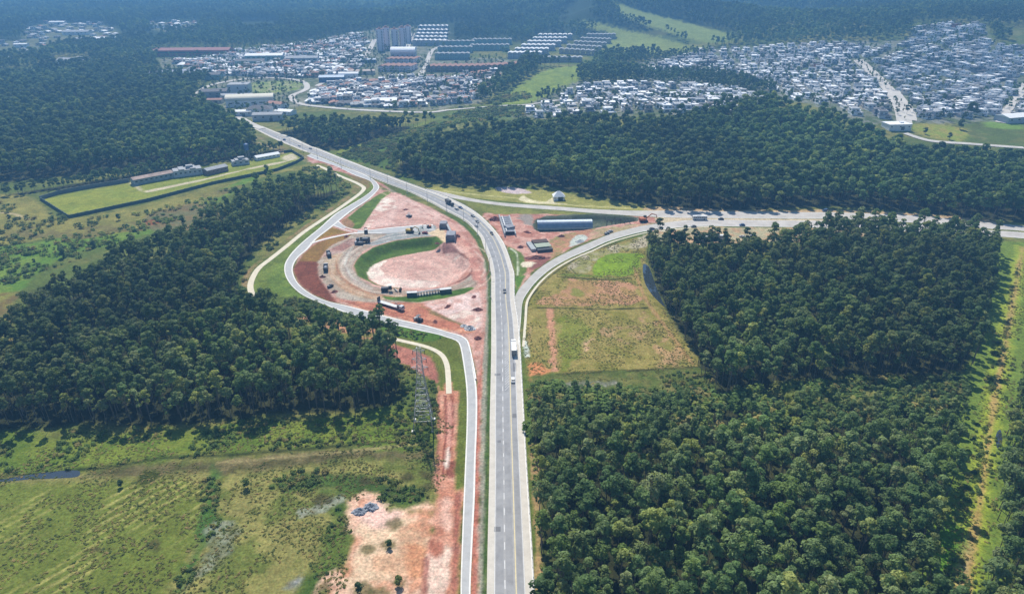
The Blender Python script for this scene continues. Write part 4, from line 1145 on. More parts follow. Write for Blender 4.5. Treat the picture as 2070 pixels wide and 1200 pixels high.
bp_ = np.array(bp_); kk_ = poly_sd(bp_[:, 0], bp_[:, 1], WP) > 1.5; bp_ = bp_[kk_]; bs_ = np.array(bs_)[kk_]
BP = np.array(bp_); print('scrub', len(BP))
scatter('scrub', BP, height(BP[:, 0], BP[:, 1]) - .05, bs_, col_bush, 4, 3, kind='stuff', label='low green scrub growing over the rough ground', cat='scrub')
tp = []
for poly, sp, seed in (([(-100,960),(300,940),(860,900),(880,1000),(700,1060),(640,1330),(-100,1330)], 1.35, 21),
                       ([(1064,660),(1090,585),(1180,520),(1300,482),(1335,610),(1410,738),(1080,768)], 1.6, 22),
                       ([(-100,870),(300,862),(870,832),(878,905),(650,900),(150,948),(-100,955)], 1.4, 23),
                       ([(2062,520),(1960,860),(1905,1200),(1890,1330),(1990,1330),(2005,1100),(2075,600)], 1.5, 24)):
    p = fill(catmull(GP(poly), 2, True), sp, seed, .5); p = p[clear_of_roads(p, 2)]
    nn = fbm(p[:, 0], p[:, 1], 10, 60 + seed, 3); tp.extend(p[(nn > .46) & (np.random.RandomState(seed).rand(len(p)) < .8)].tolist())
TP = np.array(tp); TP = TP[poly_sd(TP[:, 0], TP[:, 1], WP) > 1.0]; print('tufts', len(TP))
scatter('tall_grass', TP, np.zeros(len(TP)) - .03, rs.uniform(.6, 1.3, len(TP)), col_tuft, 4, 4, kind='stuff', label='tussocks of tall grass over the fields', cat='grass')
# ------------------------------------------------------------------ houses
WALLS = {'white': (.80, .81, .82), 'cream': (.55, .50, .42), 'pale grey': (.52, .55, .59), 'grey': (.26, .27, .29), 'sand': (.48, .40, .31), 'brick red': (.34, .12, .09)}
WM = {k: mat('render_' + k.replace(' ', '_'), c, .85, .35, .10) for k, c in WALLS.items()}
RM = {'grey': mat('roof_fibre_cement', (.34, .35, .36), .85, .5, .2), 'white': mat('roof_white_membrane', (.80, .80, .80), .7, .4, .12),
      'dark': mat('roof_dark_tiles', (.12, .115, .12), .8, .8, .2), 'orange': mat('roof_clay_tiles', (.36, .20, .15), .9, .8, .25), 'blue': mat('roof_blue_sheet', (.16, .27, .40), .5, .4, .1)}
WIN = mat('house_glazing', (.05, .065, .08), .2, None, 0, 0, .5)

def house_variant(v, rs):
    """returns (walls MB, roof MB, roof styling); materials: walls slot0 wall, slot1 glass; roof slot0"""
    w, r = MB(), MB()
    W, D = rs.uniform(10, 13), rs.uniform(11, 15)
    if v < 5:     # modern flat-roofed two-storey villa from stepped blocks
        h1, h2 = 3.3, 6.6
        w.box((0, 0, h1 / 2 - 1), (W, D, h1 + 2))
        r.box((0, 0, h1 + .15), (W + .5, D + .5, .3))
        w2, d2 = W * rs.uniform(.6, .85), D * rs.uniform(.5, .8)
        ox, oy = (W - w2) / 2 * rs.choice([-1, 1]) * .9, (D - d2) / 2 * rs.choice([-1, 1]) * .9
        w.box((ox, oy, h1 + .3 + 1.6), (w2, d2, 3.2))
        r.box((ox, oy, h2 + .4), (w2 + .6, d2 + .6, .25))
        w.box((ox, oy, h2 + .85), (w2 + .2, d2 + .2, .7), taper=1)
        r.box((ox, oy, h2 + 1.0), (w2 - .5, d2 - .5, .5))
        if v % 2 == 0:
            w.box((ox + w2 * .25, oy - d2 * .1, h2 + 1.9), (2.2, 2.6, 1.8))
        for s in (-1, 1):
            for q in (-.28, .22):
                w.box((ox + q * w2, oy + s * (d2 / 2 + .03), h1 + 1.9), (w2 * .26, .12, 1.5), 1)
            w.box((rs.uniform(-.2, .2) * W, s * (D / 2 + .03), 1.5), (W * .4, .12, 2.0), 1)
            w.box((ox + s * (w2 / 2 + .03), oy, h1 + 1.9), (.12, d2 * .35, 1.5), 1)
        w.box((-W * .3, -D / 2 - 1.6, 1.35), (W * .4, 3.0, .25))   # porch slab
        for q in (-.46, -.14): w.box((W * q, -D / 2 - 2.8, 0), (.3, .3, 2.6))
    else:         # hipped or gabled tiled house
        h = rs.choice([3.2, 6.0]); W *= .9; D *= .85
        w.box((0, 0, h / 2 - 1), (W, D, h + 2))
        rr = MB()
        e = .6; hr = 2.0
        a, c = W / 2 + e, D / 2 + e; k = (D / 2 if v == 5 else 0) * .8
        vs = [(-a, -c, h), (a, -c, h), (a, c, h), (-a, c, h), (0, -c + k, h + hr), (0, c - k, h + hr)]
        r.add(vs, [(0, 3, 2, 1), (0, 1, 4), (2, 3, 5), (1, 2, 5, 4), (3, 0, 4, 5)])
        for s in (-1, 1):
            for zz in ([1.6] if h < 4 else [1.6, 4.5]):
                w.box((-W * .25, s * (D / 2 + .03), zz), (W * .22, .12, 1.3), 1)
                w.box((W * .22, s * (D / 2 + .03), zz), (W * .22, .12, 1.3), 1)
                w.box((s * (W / 2 + .03), 0, zz), (.12, D * .3, 1.3), 1)
        r.box((W * .2, D * .15, h + 1.5), (.8, .8, 1.6))
    return w, r

rng = random.Random(5)
HV = []
for v in range(8):
    HV.append(house_variant(min(v, 6) if v < 5 else 5 + v % 2, rng))
hcache = {}
def house_meshes(v, wall, roof):
    key = (v, wall, roof)
    if key not in hcache:
        w, r = HV[v]
        hcache[key] = (w.mesh('walls', [WM[wall], WIN]), r.mesh('roof', [RM[roof]]))
    return hcache[key]

house_list = []     # (dist, x, y, z, rz, v, wall, roof, estate, row, col)
def estate(name, poly, ang, rowp, lotp, pal, mode, seed, skip=.06, avoid=()):
    P = catmull(GP(poly), 3, True)
    rs = random.Random(seed)
    c, s = math.cos(ang), math.sin(ang)
    cx, cy = P.mean(0)
    R_ = np.abs(P - (cx, cy)).max() * 1.5
    nrow = int(2 * R_ / rowp) + 1; ncol = int(2 * R_ / lotp) + 1
    cand = []
    for i in range(nrow):
        # two rows back to back, then a street
        v_ = -R_ + i * rowp + (rowp * .16 if i % 2 else -rowp * .16)
        for j in range(ncol):
            u_ = -R_ + j * lotp + rs.uniform(-1.2, 1.2)
            cand.append((i, j, cx + u_ * c - v_ * s, cy + u_ * s + v_ * c))
    X = np.array([q[2] for q in cand]); Y = np.array([q[3] for q in cand])
    wx = (fbm(X, Y, 120, 90 + seed, 2) - .5) * 70; wy = (fbm(X, Y, 120, 95 + seed, 2) - .5) * 70   # streets bend with the slope
    X = X + wx; Y = Y + wy
    cand = [(q[0], q[1], X[n_], Y[n_]) for n_, q in enumerate(cand)]
    k = poly_sd(X, Y, P) < -4
    for L_, w_ in avoid:
        k &= line_d(X, Y, L_) > w_
    rows = {}
    for q, ok in zip(cand, k):
        if ok and rs.random() > skip: rows.setdefault(q[0], []).append(q)
    order = sorted(rows, key=lambda r_: np.mean([q[3] for q in rows[r_]]))
    for rn, r_ in enumerate(order):
        for cn, q in enumerate(sorted(rows[r_], key=lambda t: t[2])):
            x, y = q[2], q[3]
            wall = rs.choice(pal[0]); roof = rs.choice(pal[1])
            v = rs.choice(pal[2])
            house_list.append((math.hypot(x, y), x, y, gz(x, y), ang + (math.pi if q[0] % 2 else 0) + rs.uniform(-.16, .16), v, wall, roof, name, rn + 1, cn + 1, rs.uniform(.85, 1.45)))
avenue = world_line([(1735,122),(1765,150),(1795,180),(1815,210),(1825,235),(1828,252)])
avenue2 = world_line([(1812,185),(1835,215),(1845,245)])
rroad = world_line([(2075,170),(2050,205),(2030,232),(2022,250)])
modern = (['white', 'white', 'white', 'pale grey', 'pale grey', 'cream', 'grey'], ['grey', 'grey', 'white', 'dark', 'white'], [0, 1, 2, 3, 4])
older = (['cream', 'white', 'sand', 'pale grey', 'white', 'cream'], ['orange', 'grey', 'grey', 'white', 'white', 'dark'], [5, 6, 7, 0, 6, 7, 2])
estate('right hillside', [(1762,130),(1745,98),(1830,90),(1850,58),(1900,52),(1985,52),(1998,86),(2060,98),(2200,115),(2240,270),(2075,235),(1960,240),(1850,245),(1810,185)], .30, 19, 17, modern, 0, 1, .14, ((avenue, 15), (avenue2, 10), (rroad, 12)))
estate('estate left of the avenue', [(1420,105),(1560,95),(1735,92),(1760,130),(1800,190),(1820,248),(1700,225),(1620,205),(1540,180),(1500,162),(1420,150),(1300,158),(1290,140),(1340,128)], -.12, 19, 16.5, modern, 0, 2, .12, ((avenue, 16),))
estate('white estate behind the wood', [(1050,236),(1130,192),(1170,178),(1290,168),(1400,170),(1500,185),(1550,205),(1540,235),(1400,232),(1250,242),(1120,246)], .05, 22, 19, modern, 0, 3, .08, ((world_line([(1120,215),(1200,205),(1300,207),(1400,206)]), 10), (wHL, 20)))
estate('dense middle estate', [(615,205),(640,180),(700,165),(800,160),(870,158),(1000,145),(1010,160),(965,205),(870,216),(740,220),(650,212)], .18, 16, 12.5, (['white', 'pale grey', 'cream', 'grey', 'white'], ['grey', 'grey', 'white', 'dark', 'orange'], [0, 2, 3, 5, 6, 7]), 0, 4, .08, ((world_line([(640,175),(680,155),(712,140)]), 9),))
estate('old town', [(420,150),(345,130),(400,118),(520,100),(640,85),(735,68),(745,120),(700,150),(620,160),(500,158)], .1, 17, 13, older, 0, 5, .08, ((world_line([(738,118),(758,80)]), 9),))
for n_, q_ in enumerate(FARV):
    estate('far valley', q_, .1 * n_, 34, 26, older, 0, 20 + n_, .4)
house_list.sort(key=lambda q: q[0])
def in_view(q):
    dep = q[2] * CT + (CAM_H - q[3]) * ST
    return abs(q[1] / dep * FPX) < 1050
vis = [q for q in house_list if in_view(q)]
single = vis[:300]; rest = [q for q in house_list if q not in set(single)]
print('houses', len(house_list), 'single', len(single), 'rest', len(rest))
hproto = {}
SH = {'right hillside': 'right hillside estate', 'estate left of the avenue': 'estate left of the avenue', 'white estate behind the wood': 'white estate behind the wood', 'dense middle estate': 'middle estate', 'old town': 'old town', 'far valley': 'far valley'}
for q in single:
    d, x, y, z, rz, v, wall, roof, nm, rn, cn, sc = q
    lab = '%s house with %s roof, %s from left in %s row of %s' % (wall, roof, ordw(cn), ordw(rn), SH[nm])
    if len(lab.split()) > 16: lab = '%s house, %s from left in %s row of %s' % (wall, ordw(cn), ordw(rn), SH[nm])
    key = (v, wall, roof)
    if key in hproto:
        dup(hproto[key], (x, y, z), rz, lab, 'houses of the ' + SH[nm], (sc, sc, .92 + .16 * ((cn * 7) % 5) / 5))
    else:
        t = thing('house', lab, 'house', (x, y, z), rz, 'houses of the ' + SH[nm])
        for n_, m_ in zip(('walls', 'roof'), house_meshes(*key)):
            o = bpy.data.objects.new(n_, m_); COL.objects.link(o); o.parent = t
        t.scale = (sc, sc, 1); hproto[key] = t
# the rest of the houses, further off: one mass
matlist = [WM[k] for k in WM] + [WIN] + [RM[k] for k in RM]
wi = {k: i for i, k in enumerate(WM)}; gi_ = len(WM); ri = {k: len(WM) + 1 + i for i, k in enumerate(RM)}
big = MB()
for q in rest:
    d, x, y, z, rz, v, wall, roof, nm, rn, cn, sc = q
    w, r = HV[v]; c, s = math.cos(rz) * sc, math.sin(rz) * sc
    for part, mapping in ((w, {0: wi[wall], 1: gi_}), (r, {0: ri[roof]})):
        o = len(big.v)
        big.v.extend([(x + a * c - b_ * s, y + a * s + b_ * c, z + h) for a, b_, h in part.v])
        big.f.extend([tuple(i + o for i in f) for f in part.f]); big.m.extend([mapping[m] for m in part.m])
tag(big.build('distant_houses', matlist), 'small white and tiled houses packed over the far parts of the towns', 'houses', kind='stuff')

# ------------------------------------------------------------------ apartment rows
AP = {'pale': mat('apartment_render', (.44, .47, .52), .85, .3, .1), 'teal': mat('apartment_teal', (.27, .42, .42), .85, .3, .1),
      'brown': mat('apartment_brown', (.36, .27, .25), .85, .3, .1), 'cream': mat('apartment_cream', (.50, .45, .38), .85, .3, .1), 'lilac': mat('apartment_lilac', (.70, .66, .72), .85, .3, .1)}
def apartment(w, d, h, wallm, roofm, floors):
    wb, rb = MB(), MB()
    wb.box((0, 0, h / 2 - 1.5), (w, d, h + 3))
    for s in (-1, 1):
        for k in range(floors):
            z = (k + .55) * h / floors
            for q in (-.32, -.1, .12, .34):
                wb.box((q * w, s * (d / 2 + .02), z), (w * .11, .1, h / floors * .45), 1)
    for s in (-1, 1):
        for k in range(floors):
            for q in (-.25, .25):
                wb.box((s * (w / 2 + .02), q * d, (k + .55) * h / floors), (.1, d * .16, h / floors * .45), 1)
    e = .4; a, c = w / 2 + e, d / 2 + e
    rb.add([(-a, -c, h), (a, -c, h), (a, c, h), (-a, c, h), (0, -c, h + 1.8), (0, c, h + 1.8)], [(0, 3, 2, 1), (0, 1, 4), (2, 3, 5), (1, 2, 5, 4), (3, 0, 4, 5)])
    return wb.mesh('walls', [wallm, WIN]), rb.mesh('roof', [roofm])
ap_n = 0
def apart_grid(label, grp, tl, tr, bl, br, ncol, nrow, dims, meshes, ang=.1, keep=None):
    """rows run across the slope: corners traced in the photo"""
    proto = None
    for r in range(nrow):
        for c in range(ncol):
            if keep and not keep(r, c): continue
            fu, fv = (c / max(1, ncol - 1)), (r / max(1, nrow - 1))
            pts = [np.array(G(*p)) for p in (bl, br, tl, tr)]
            p = (pts[0] * (1 - fu) + pts[1] * fu) * (1 - fv) + (pts[2] * (1 - fu) + pts[3] * fu) * fv
            x, y = p
            lab = '%s, %s from left in %s row from front' % (label, ordw(c + 1), ordw(r + 1)) if nrow > 1 else '%s, %s from left' % (label, ordw(c + 1))
            if proto is None:
                t = thing('apartment_block', lab, 'apartment block', (x, y, gz(x, y)), ang, grp)
                for n_, m_ in zip(('walls', 'roof'), meshes):
                    o = bpy.data.objects.new(n_, m_); COL.objects.link(o); o.parent = t
                proto = t
            else:
                dup(proto, (x, y, gz(x, y)), ang, lab, grp)
m_pale = apartment(9, 20, 11, AP['pale'], RM['white'], 4); m_teal = apartment(9, 17, 11, AP['teal'], RM['grey'], 4)
m_brown = apartment(9, 30, 9, AP['brown'], RM['orange'], 3); m_cream = apartment(9, 18, 9, AP['cream'], RM['grey'], 3)
m_lil = apartment(10, 34, 9, AP['lilac'], RM['orange'], 3)
apart_grid('pale blue block on the middle slope', 'pale apartment blocks on the middle slope', (1092,80), (1152,80), (1032,118), (1090,118), 7, 6, 0, m_pale, -.12)
apart_grid('cream apartment block below the grass hill', 'cream apartment blocks below the grass hill', (1190,78), (1240,78), (1135,108), (1200,112), 7, 5, 0, m_cream, -.12)
apart_grid('white apartment block beside the towers', 'white apartment blocks beside the towers', (850,62), (902,62), (840,92), (898,92), 7, 5, 0, m_pale, -.05)
apart_grid('teal apartment block', 'teal apartment blocks', (895,94), (955,94), (885,120), (945,120), 7, 3, 0, m_teal, -.05)
apart_grid('blue apartment block behind the teal ones', 'blue apartment blocks', (960,90), (1030,90), (955,102), (1025,102), 8, 2, 0, m_teal, -.05)
apart_grid('brown gabled row right of the white street', 'brown apartment rows', (885,128), (1062,124), (872,143), (1050,138), 17, 1, 0, m_brown, -.25)
apart_grid('brown gabled row left of the white street', 'brown apartment rows', (790,128), (838,128), (778,142), (832,142), 6, 2, 0, m_lil, -.25)
apart_grid('small brown gabled row above the meadow', 'brown apartment rows', (1092,124), (1175,122), (1090,127), (1172,126), 9, 1, 0, m_cream, -.1)
# towers
for i, (px, py, h) in enumerate(((770,103,42), (783,99,42), (800,103,42), (815,99,42), (826,86,34))):
    x, y = G(px, py)
    t = thing('apartment_tower', '%s of the five pale lilac apartment towers, counted from the left' % ORD[i + 1], 'apartment tower', (x, y, gz(x, y)), .1, 'apartment towers')
    w = MB(); w.box((0, 0, h / 2 - 1), (13, 13, h + 2)); w.box((0, -7.6, h / 2 - 1), (5, 3.0, h)); w.box((0, 7.4, h / 2 - 1), (5, 3.0, h))
    for k in range(13):
        z = 2 + k * (h - 3) / 13
        for q in (-4.6, 4.6):
            for s in (-1, 1):
                w.box((q, s * 6.53, z), (2.0, .12, 1.4), 1); w.box((s * 6.53, q, z), (.12, 2.0, 1.4), 1)
    w.build('walls', [AP['lilac'], WIN], t)
    r = MB(); r.box((0, 0, h + .5), (13.6, 13.6, .6)); r.box((0, 0, h + 2.2), (5, 5, 3)); r.build('roof', [RM['orange']], t)

# ------------------------------------------------------------------ sheds, halls
def hall(name, label, cat, px, py, w, d, h, wallm, roofm, rz=0.0, style='gable', z=0.0):
    x, y = G(px, py)
    t = thing(name, label, cat, (x, y, gz(x, y) + z), rz)
    a = MB(); a.box((0, 0, h / 2 - 1), (w, d, h + 2))
    for q in np.linspace(-.4, .4, max(3, int(w / 9))):
        a.box((q * w, -d / 2 - .03, h * .62), (w * .07, .12, h * .22), 1)
    a.box((w * .12, -d / 2 - .04, 1.9), (4, .14, 3.8), 1)
    a.build('walls', [wallm, WIN], t)
    r = MB(); e = .6
    if style == 'gable':
        A_, c = w / 2 + e, d / 2 + e; k = h + min(3.5, d * .12)
        r.add([(-A_, -c, h), (A_, -c, h), (A_, c, h), (-A_, c, h), (-A_, 0, k), (A_, 0, k)], [(0, 3, 2, 1), (0, 1, 5, 4), (2, 3, 4, 5), (1, 2, 5), (3, 0, 4)])
    elif style == 'vault':
        prof = [(d / 2 * math.cos(math.pi * k / 12) * 1.02, h + d * .26 * math.sin(math.pi * k / 12)) for k in range(13)]
        r.prism(prof[::-1], -w / 2 - e, w / 2 + e)
    elif style == 'hip':
        A_, c = w / 2 + e, d / 2 + e; k = h + 4
        r.add([(-A_, -c, h), (A_, -c, h), (A_, c, h), (-A_, c, h), (-A_ + c, 0, k), (A_ - c, 0, k)], [(0, 3, 2, 1), (0, 1, 5, 4), (2, 3, 4, 5), (1, 2, 5), (3, 0, 4)])
    else:
        r.box((0, 0, h + .25), (w + .8, d + .8, .5)); r.box((w * .2, 0, h + 1.0), (4, 3, 1.2))
    r.build('roof', [roofm], t)
    return t
cream_r = mat('cream_vault_sheet', (.58, .54, .42), .6, .3, .08)
hall('warehouse', 'white warehouse with cream vaulted roof near the far end of the highway', 'warehouse', 508, 213, 62, 26, 8, WM['white'], cream_r, .22, 'vault')
hall('hall', 'hall with dark roof behind the vaulted warehouse', 'hall', 437, 196, 36, 22, 9, WM['grey'], RM['dark'], .15, 'gable')
hall('hall', 'blue-grey block with flat roof behind the cream vault', 'hall', 486, 186, 30, 24, 12, WM['pale grey'], RM['grey'], .1, 'flat')
hall('hall', 'low purple-grey shed in front of the flat block', 'shed', 480, 200, 44, 14, 6, WM['pale grey'], RM['grey'], .1, 'gable')
hall('pavilion', 'pavilion with dark blue hipped roof in front of the vaulted warehouse', 'pavilion', 527, 232, 30, 18, 8, WM['white'], RM['dark'], .1, 'hip')
hall('warehouse', 'blue-grey warehouse with pale roof beside the wood edge', 'warehouse', 544, 243, 36, 16, 8, AP['pale'], RM['grey'], .1, 'gable')
hall('hall', 'low white shed left of the hipped pavilion', 'shed', 490, 234, 26, 12, 6, WM['white'], RM['white'], .1, 'gable')
hall('hall', 'small hall with brown-red roof left of the cream vault', 'hall', 436, 208, 20, 12, 5, WM['cream'], RM['orange'], .1, 'gable')
hall('hall', 'hall with bright orange roof right of the cream vault', 'hall', 562, 217, 24, 16, 6, WM['white'], RM['orange'], -.4, 'gable')
hall('hall', 'low white hall below the orange roof', 'hall', 578, 232, 24, 14, 5, WM['white'], RM['white'], -.3, 'gable')
hall('warehouse', 'long brick-red factory at the top left of the town', 'factory', 392, 112, 150, 34, 11, WM['brick red'], mat('red_brown_roof', (.30, .13, .12), .8, .3, .15), .08, 'gable')
hall('warehouse', 'long grey-blue warehouse at the edge of the left wood', 'warehouse', 365, 152, 100, 40, 6, WM['pale grey'], mat('grey_blue_roof', (.27, .30, .38), .7, .3, .1), .12, 'gable')
hall('warehouse', 'dark blue warehouse with white front beside the left wood', 'warehouse', 430, 160, 30, 20, 8, AP['teal'], RM['dark'], .1, 'gable')
hall('warehouse', 'long warehouse with bright white roof in the old town', 'warehouse', 537, 122, 70, 26, 10, AP['teal'], RM['white'], .1, 'gable')
hall('warehouse', 'dark green shed in front of the white roofed warehouse', 'warehouse', 508, 133, 52, 22, 9, AP['teal'], RM['dark'], .1, 'gable')
hall('warehouse', 'pale blue warehouse right of the white roofed warehouse', 'warehouse', 612, 126, 60, 24, 9, AP['pale'], RM['grey'], .1, 'gable')
hall('warehouse', 'bright blue warehouse beside the park', 'warehouse', 672, 165, 40, 20, 8, M['blue'], RM['blue'], .1, 'gable')
hall('warehouse', 'white roofed sports hall below the apartment towers', 'sports hall', 817, 122, 46, 32, 16, AP['pale'], RM['white'], .0, 'vault')
hall('warehouse', 'small blue roofed shed below the lilac towers', 'shed', 745, 127, 28, 12, 6, M['blue'], RM['blue'], .1, 'gable')
hall('warehouse', 'white vaulted shed left of the brown apartment rows', 'shed', 707, 160, 34, 16, 7, WM['white'], RM['white'], .1, 'vault')
hall('warehouse', 'long pale hall with pinkish roof in the middle town', 'hall', 732, 150, 44, 14, 6, WM['cream'], mat('pinkish_roof', (.5, .40, .34), .8, .3, .1), .1, 'gable')
hall('warehouse', 'white hall with blue side behind the small wood', 'hall', 778, 212, 34, 18, 7, AP['pale'], RM['white'], .1, 'gable')
hall('warehouse', 'white flat hall on the avenue foot at the edge of the wood', 'hall', 1810, 262, 26, 16, 6, WM['white'], RM['white'], .1, 'flat')
hall('warehouse', 'large white building at the right edge beyond the wood', 'hall', 2050, 246, 44, 20, 7, AP['pale'], RM['white'], .3, 'gable')
hall('hall', 'red block on the crest of the right hillside estate', 'house', 1931, 60, 12, 10, 10, WM['brick red'], RM['dark'], .1, 'flat')
hall('hall', 'red walled house in the estate left of the avenue', 'house', 1655, 140, 13, 11, 8, WM['brick red'], RM['dark'], .1, 'flat')
# far valley at the left, beyond the wood
for i, (px, py, w, l) in enumerate(((118,50,40,'white shed in the far valley at the top left'), (158,70,60,'long white roofed shed in the far left valley'), (208,84,50,'white shed nearest the town in the far left valley'),
                                  (150,128,50,'row building with white front behind the left wood'), (45,96,26,'grey shed in the far left valley at the photo edge'), (245,150,14,'lone white house among the trees of the left wood'),
                                  (306,58,18,'small white house high on the left wooded slope'), (325,57,20,'pale house beside another on the left wooded slope'), (360,54,16,'rightmost pale house on the left wooded slope'))):
    hall('shed' if w > 20 else 'hall', l, 'shed' if w > 20 else 'house', px, py, w, w * .45, 7, WM['white'], RM['white' if i % 2 == 0 else 'grey'], .1, 'gable')

# compound buildings on the left
def walls_at(px0, py0, px1, py1):
    a, c = np.array(G(px0, py0)), np.array(G(px1, py1)); m = (a + c) / 2
    return m, math.atan2(c[1] - a[1], c[0] - a[0]), float(np.hypot(*(c - a)))
old_cl = mat('weathered_blue_wall', (.30, .35, .38), .9, .25, .3); rusty = mat('pale_rusty_sheet_roof', (.40, .30, .25), .9, .2, .35)
def comp_building(label, px0, py0, px1, py1, d, h, wallm, roofm, stepped=False):
    m, rz, L_ = walls_at(px0, py0, px1, py1)
    n = (-math.sin(rz), math.cos(rz))
    t = thing('barracks' if L_ > 30 else 'outbuilding', label, 'building', (m[0] + n[0] * d / 2, m[1] + n[1] * d / 2, 0), rz, None)
    a = MB(); a.box((0, 0, h / 2), (L_, d, h))
    k = max(3, int(L_ / 4))
    for q in range(k):
        x = -L_ / 2 + (q + .5) * L_ / k
        a.box((x, -d / 2 - .03, h * .62), (L_ / k * .45, .1, h * .25), 1)
        a.box((x + L_ / k * .5, -d / 2 - .08, h / 2), (.35, .3, h), 0)
    a.build('walls', [wallm, WIN], t)
    r = MB()
    if stepped:
        for q in range(5):
            x = -L_ / 2 + (q + .5) * L_ / 5
            r.box((x, 0, h + .2 + .5 * (q % 2)), (L_ / 5 - .1, d + .8, .4 + (q % 2)))
        r.box((L_ * .1, 1, h + 1.8), (6, 5, 2.4))
    else:
        A_, c = L_ / 2 + .5, d / 2 + .5
        r.add([(-A_, -c, h), (A_, -c, h), (A_, c, h), (-A_, c, h), (-A_, 0, h + 1.6), (A_, 0, h + 1.6)], [(0, 3, 2, 1), (0, 1, 5, 4), (2, 3, 4, 5), (1, 2, 5), (3, 0, 4)])
    r.build('roof', [roofm], t)
comp_building('long weathered blue shed with rusty roof on the walled lawn', 273, 378, 352, 361, 9, 5.2, old_cl, rusty)
comp_building('grey stepped-roof block joined to the long shed', 353, 361, 410, 353, 11, 5.8, WM['pale grey'], RM['grey'], True)
comp_building('brick and grey house right of the long shed', 421, 356, 462, 347, 10, 4.6, mat('mixed_brick', (.27, .20, .18), .9, .3, .3), RM['grey'])
comp_building('small pale house with flat step roof on the walled lawn', 471, 337, 505, 333, 8, 4.2, WM['pale grey'], RM['grey'], True)
comp_building('long white low building at the right end of the walled lawn', 520, 327, 566, 318, 7, 3.2, WM['white'], RM['white'])
# blue water tank
x, y = G(502, 322); t = thing('water_tower', 'blue water tower standing behind the walled lawn', 'water tower', (x, y, 0))
b_ = MB(); b_.tube((0, 0, 9), (0, 0, 15), 2.2, 2.2, 14); b_.tube((0, 0, 15), (0, 0, 16), 2.2, .3, 14); b_.build('tank', [M['blue']], t)
for s in (-1, 1):
    for q in (-1, 1):
        MB().tube((s * 1.8, q * 1.8, 0), (s * 1.3, q * 1.3, 9), .18, .18, 6).build('leg', [M['steel']], t)
# walls round the compound
def wall_run(name, label, cat, pts, h, th, m, closed=False):
    P = np.array(GP(pts)); c0 = P.mean(0)
    t = thing(name, label, cat, (c0[0], c0[1], 0))
    P = P - c0
    n = len(P)
    pan = MB()
    for i in range(n if closed else n - 1):
        a, c = P[i], P[(i + 1) % n]; L_ = np.hypot(*(c - a)); rz = math.atan2(c[1] - a[1], c[0] - a[0]); mm = (a + c) / 2
        pan.box((mm[0], mm[1], h / 2), (L_, th, h), 0, rz)
    pan.build('panel', [m], t)
    cap = MB()
    for i in range(n if closed else n - 1):
        a, c = P[i], P[(i + 1) % n]; L_ = np.hypot(*(c - a)); k = max(1, int(L_ / 6))
        for q in range(k):
            p = a + (c - a) * q / k
            cap.box((p[0], p[1], h / 2 + .15), (.5, .5, h + .3), 0)
    cap.build('posts', [m], t).__setitem__('kind', 'stuff')
    return t
wall_run('perimeter_wall', 'dark green perimeter wall along the near sides of the lawn compound', 'wall', [(82,404),(140,441),(300,407),(430,375),(560,346),(600,330),(614,322),(590,308),(574,310)], 2.6, .5, M['wall_green'])
wall_run('perimeter_wall', 'grey perimeter wall on the far side of the lawn compound', 'wall', [(82,404),(120,394),(180,383),(262,368)], 3.2, .5, mat('grey_blue_wall', (.15, .18, .19), .9, .3, .2))
wall_run('boundary_wall', 'low wall below the hillside houses behind the green lawn', 'wall', [(1850,244),(1900,248),(1960,254)], 2.5, .4, WM['pale grey'])

# ------------------------------------------------------------------ vehicles
def wheels(t, xs_, ys_, r=.34, w=.24, names=True):
    for x in xs_:
        for y in ys_:
            k = MB().tube((x - w / 2, y, r), (x + w / 2, y, r), r, r, 12)
            k.build('wheel', [M['black']], t)
def heading(px, py, line):
    p = np.array(G(px, py)); L_ = np.asarray(line); i = np.argmin(np.hypot(*(L_ - p).T)); i = min(max(i, 1), len(L_) - 2)
    d = L_[i + 1] - L_[i - 1]
    return math.atan2(d[1], d[0]) - math.pi / 2
car_protos = {}
def car(label, px, py, rz, paint_, kind='car'):
    x, y = G(px, py); z = .13
    if (kind, paint_) in car_protos:
        return dup(car_protos[(kind, paint_)], (x, y, z), rz, label, 'cars on the roads')
    t = thing(kind if kind != 'car' else 'car', label, kind.replace('_', ' '), (x, y, z), rz, 'cars on the roads')
    m = M[paint_]
    b_ = MB()
    prof = [(-2.15, .35), (-2.2, .75), (-1.95, .95), (-1.1, 1.02), (-.5, 1.02), (1.3, 1.0), (2.1, .82), (2.2, .45), (2.1, .28), (-2.05, .28)]
    b_.prism(prof, -.88, .88)
    b_.build('body', [m], t)
    c = MB()
    if kind == 'van':
        c.prism([(-2.1, .96), (-2.05, 1.85), (1.0, 1.85), (1.7, .96)], -.84, .84)
    elif kind == 'pickup':
        c.prism([(-.3, .98), (-.2, 1.6), (.9, 1.6), (1.4, .98)], -.78, .78)
    else:
        c.prism([(-1.7, .98), (-1.25, 1.42), (.35, 1.45), (1.1, .98)], -.76, .76)
    c.build('windows', [M['glass']], t)
    r = MB()
    if kind == 'van': r.box((0, -.5, 1.88), (1.6, 3.0, .1))
    elif kind == 'pickup': r.box((0, .35, 1.62), (1.4, 1.0, .06)); r.box((0, -1.3, 1.15), (1.6, 1.7, .3))
    else: r.box((0, -.45, 1.46), (1.36, 1.55, .06))
    r.build('roof', [m], t)
    wheels(t, (-.8, .8), (-1.35, 1.35))
    lm = MB().box((-.65, 2.2, .62), (.35, .08, .2)); lm.build('headlight', [M['white']], t)
    lm = MB().box((.65, 2.2, .62), (.35, .08, .2)); lm.build('headlight', [M['white']], t)
    car_protos[(kind, paint_)] = t
    return t
hd = lambda px, py: heading(px, py, wHL)
car('white car behind the white box truck on the highway', 1037, 770, hd(1037, 770), 'white')
car('black car alone in the oncoming lanes of the highway', 1020, 590, hd(1020, 590) + math.pi, 'dark')
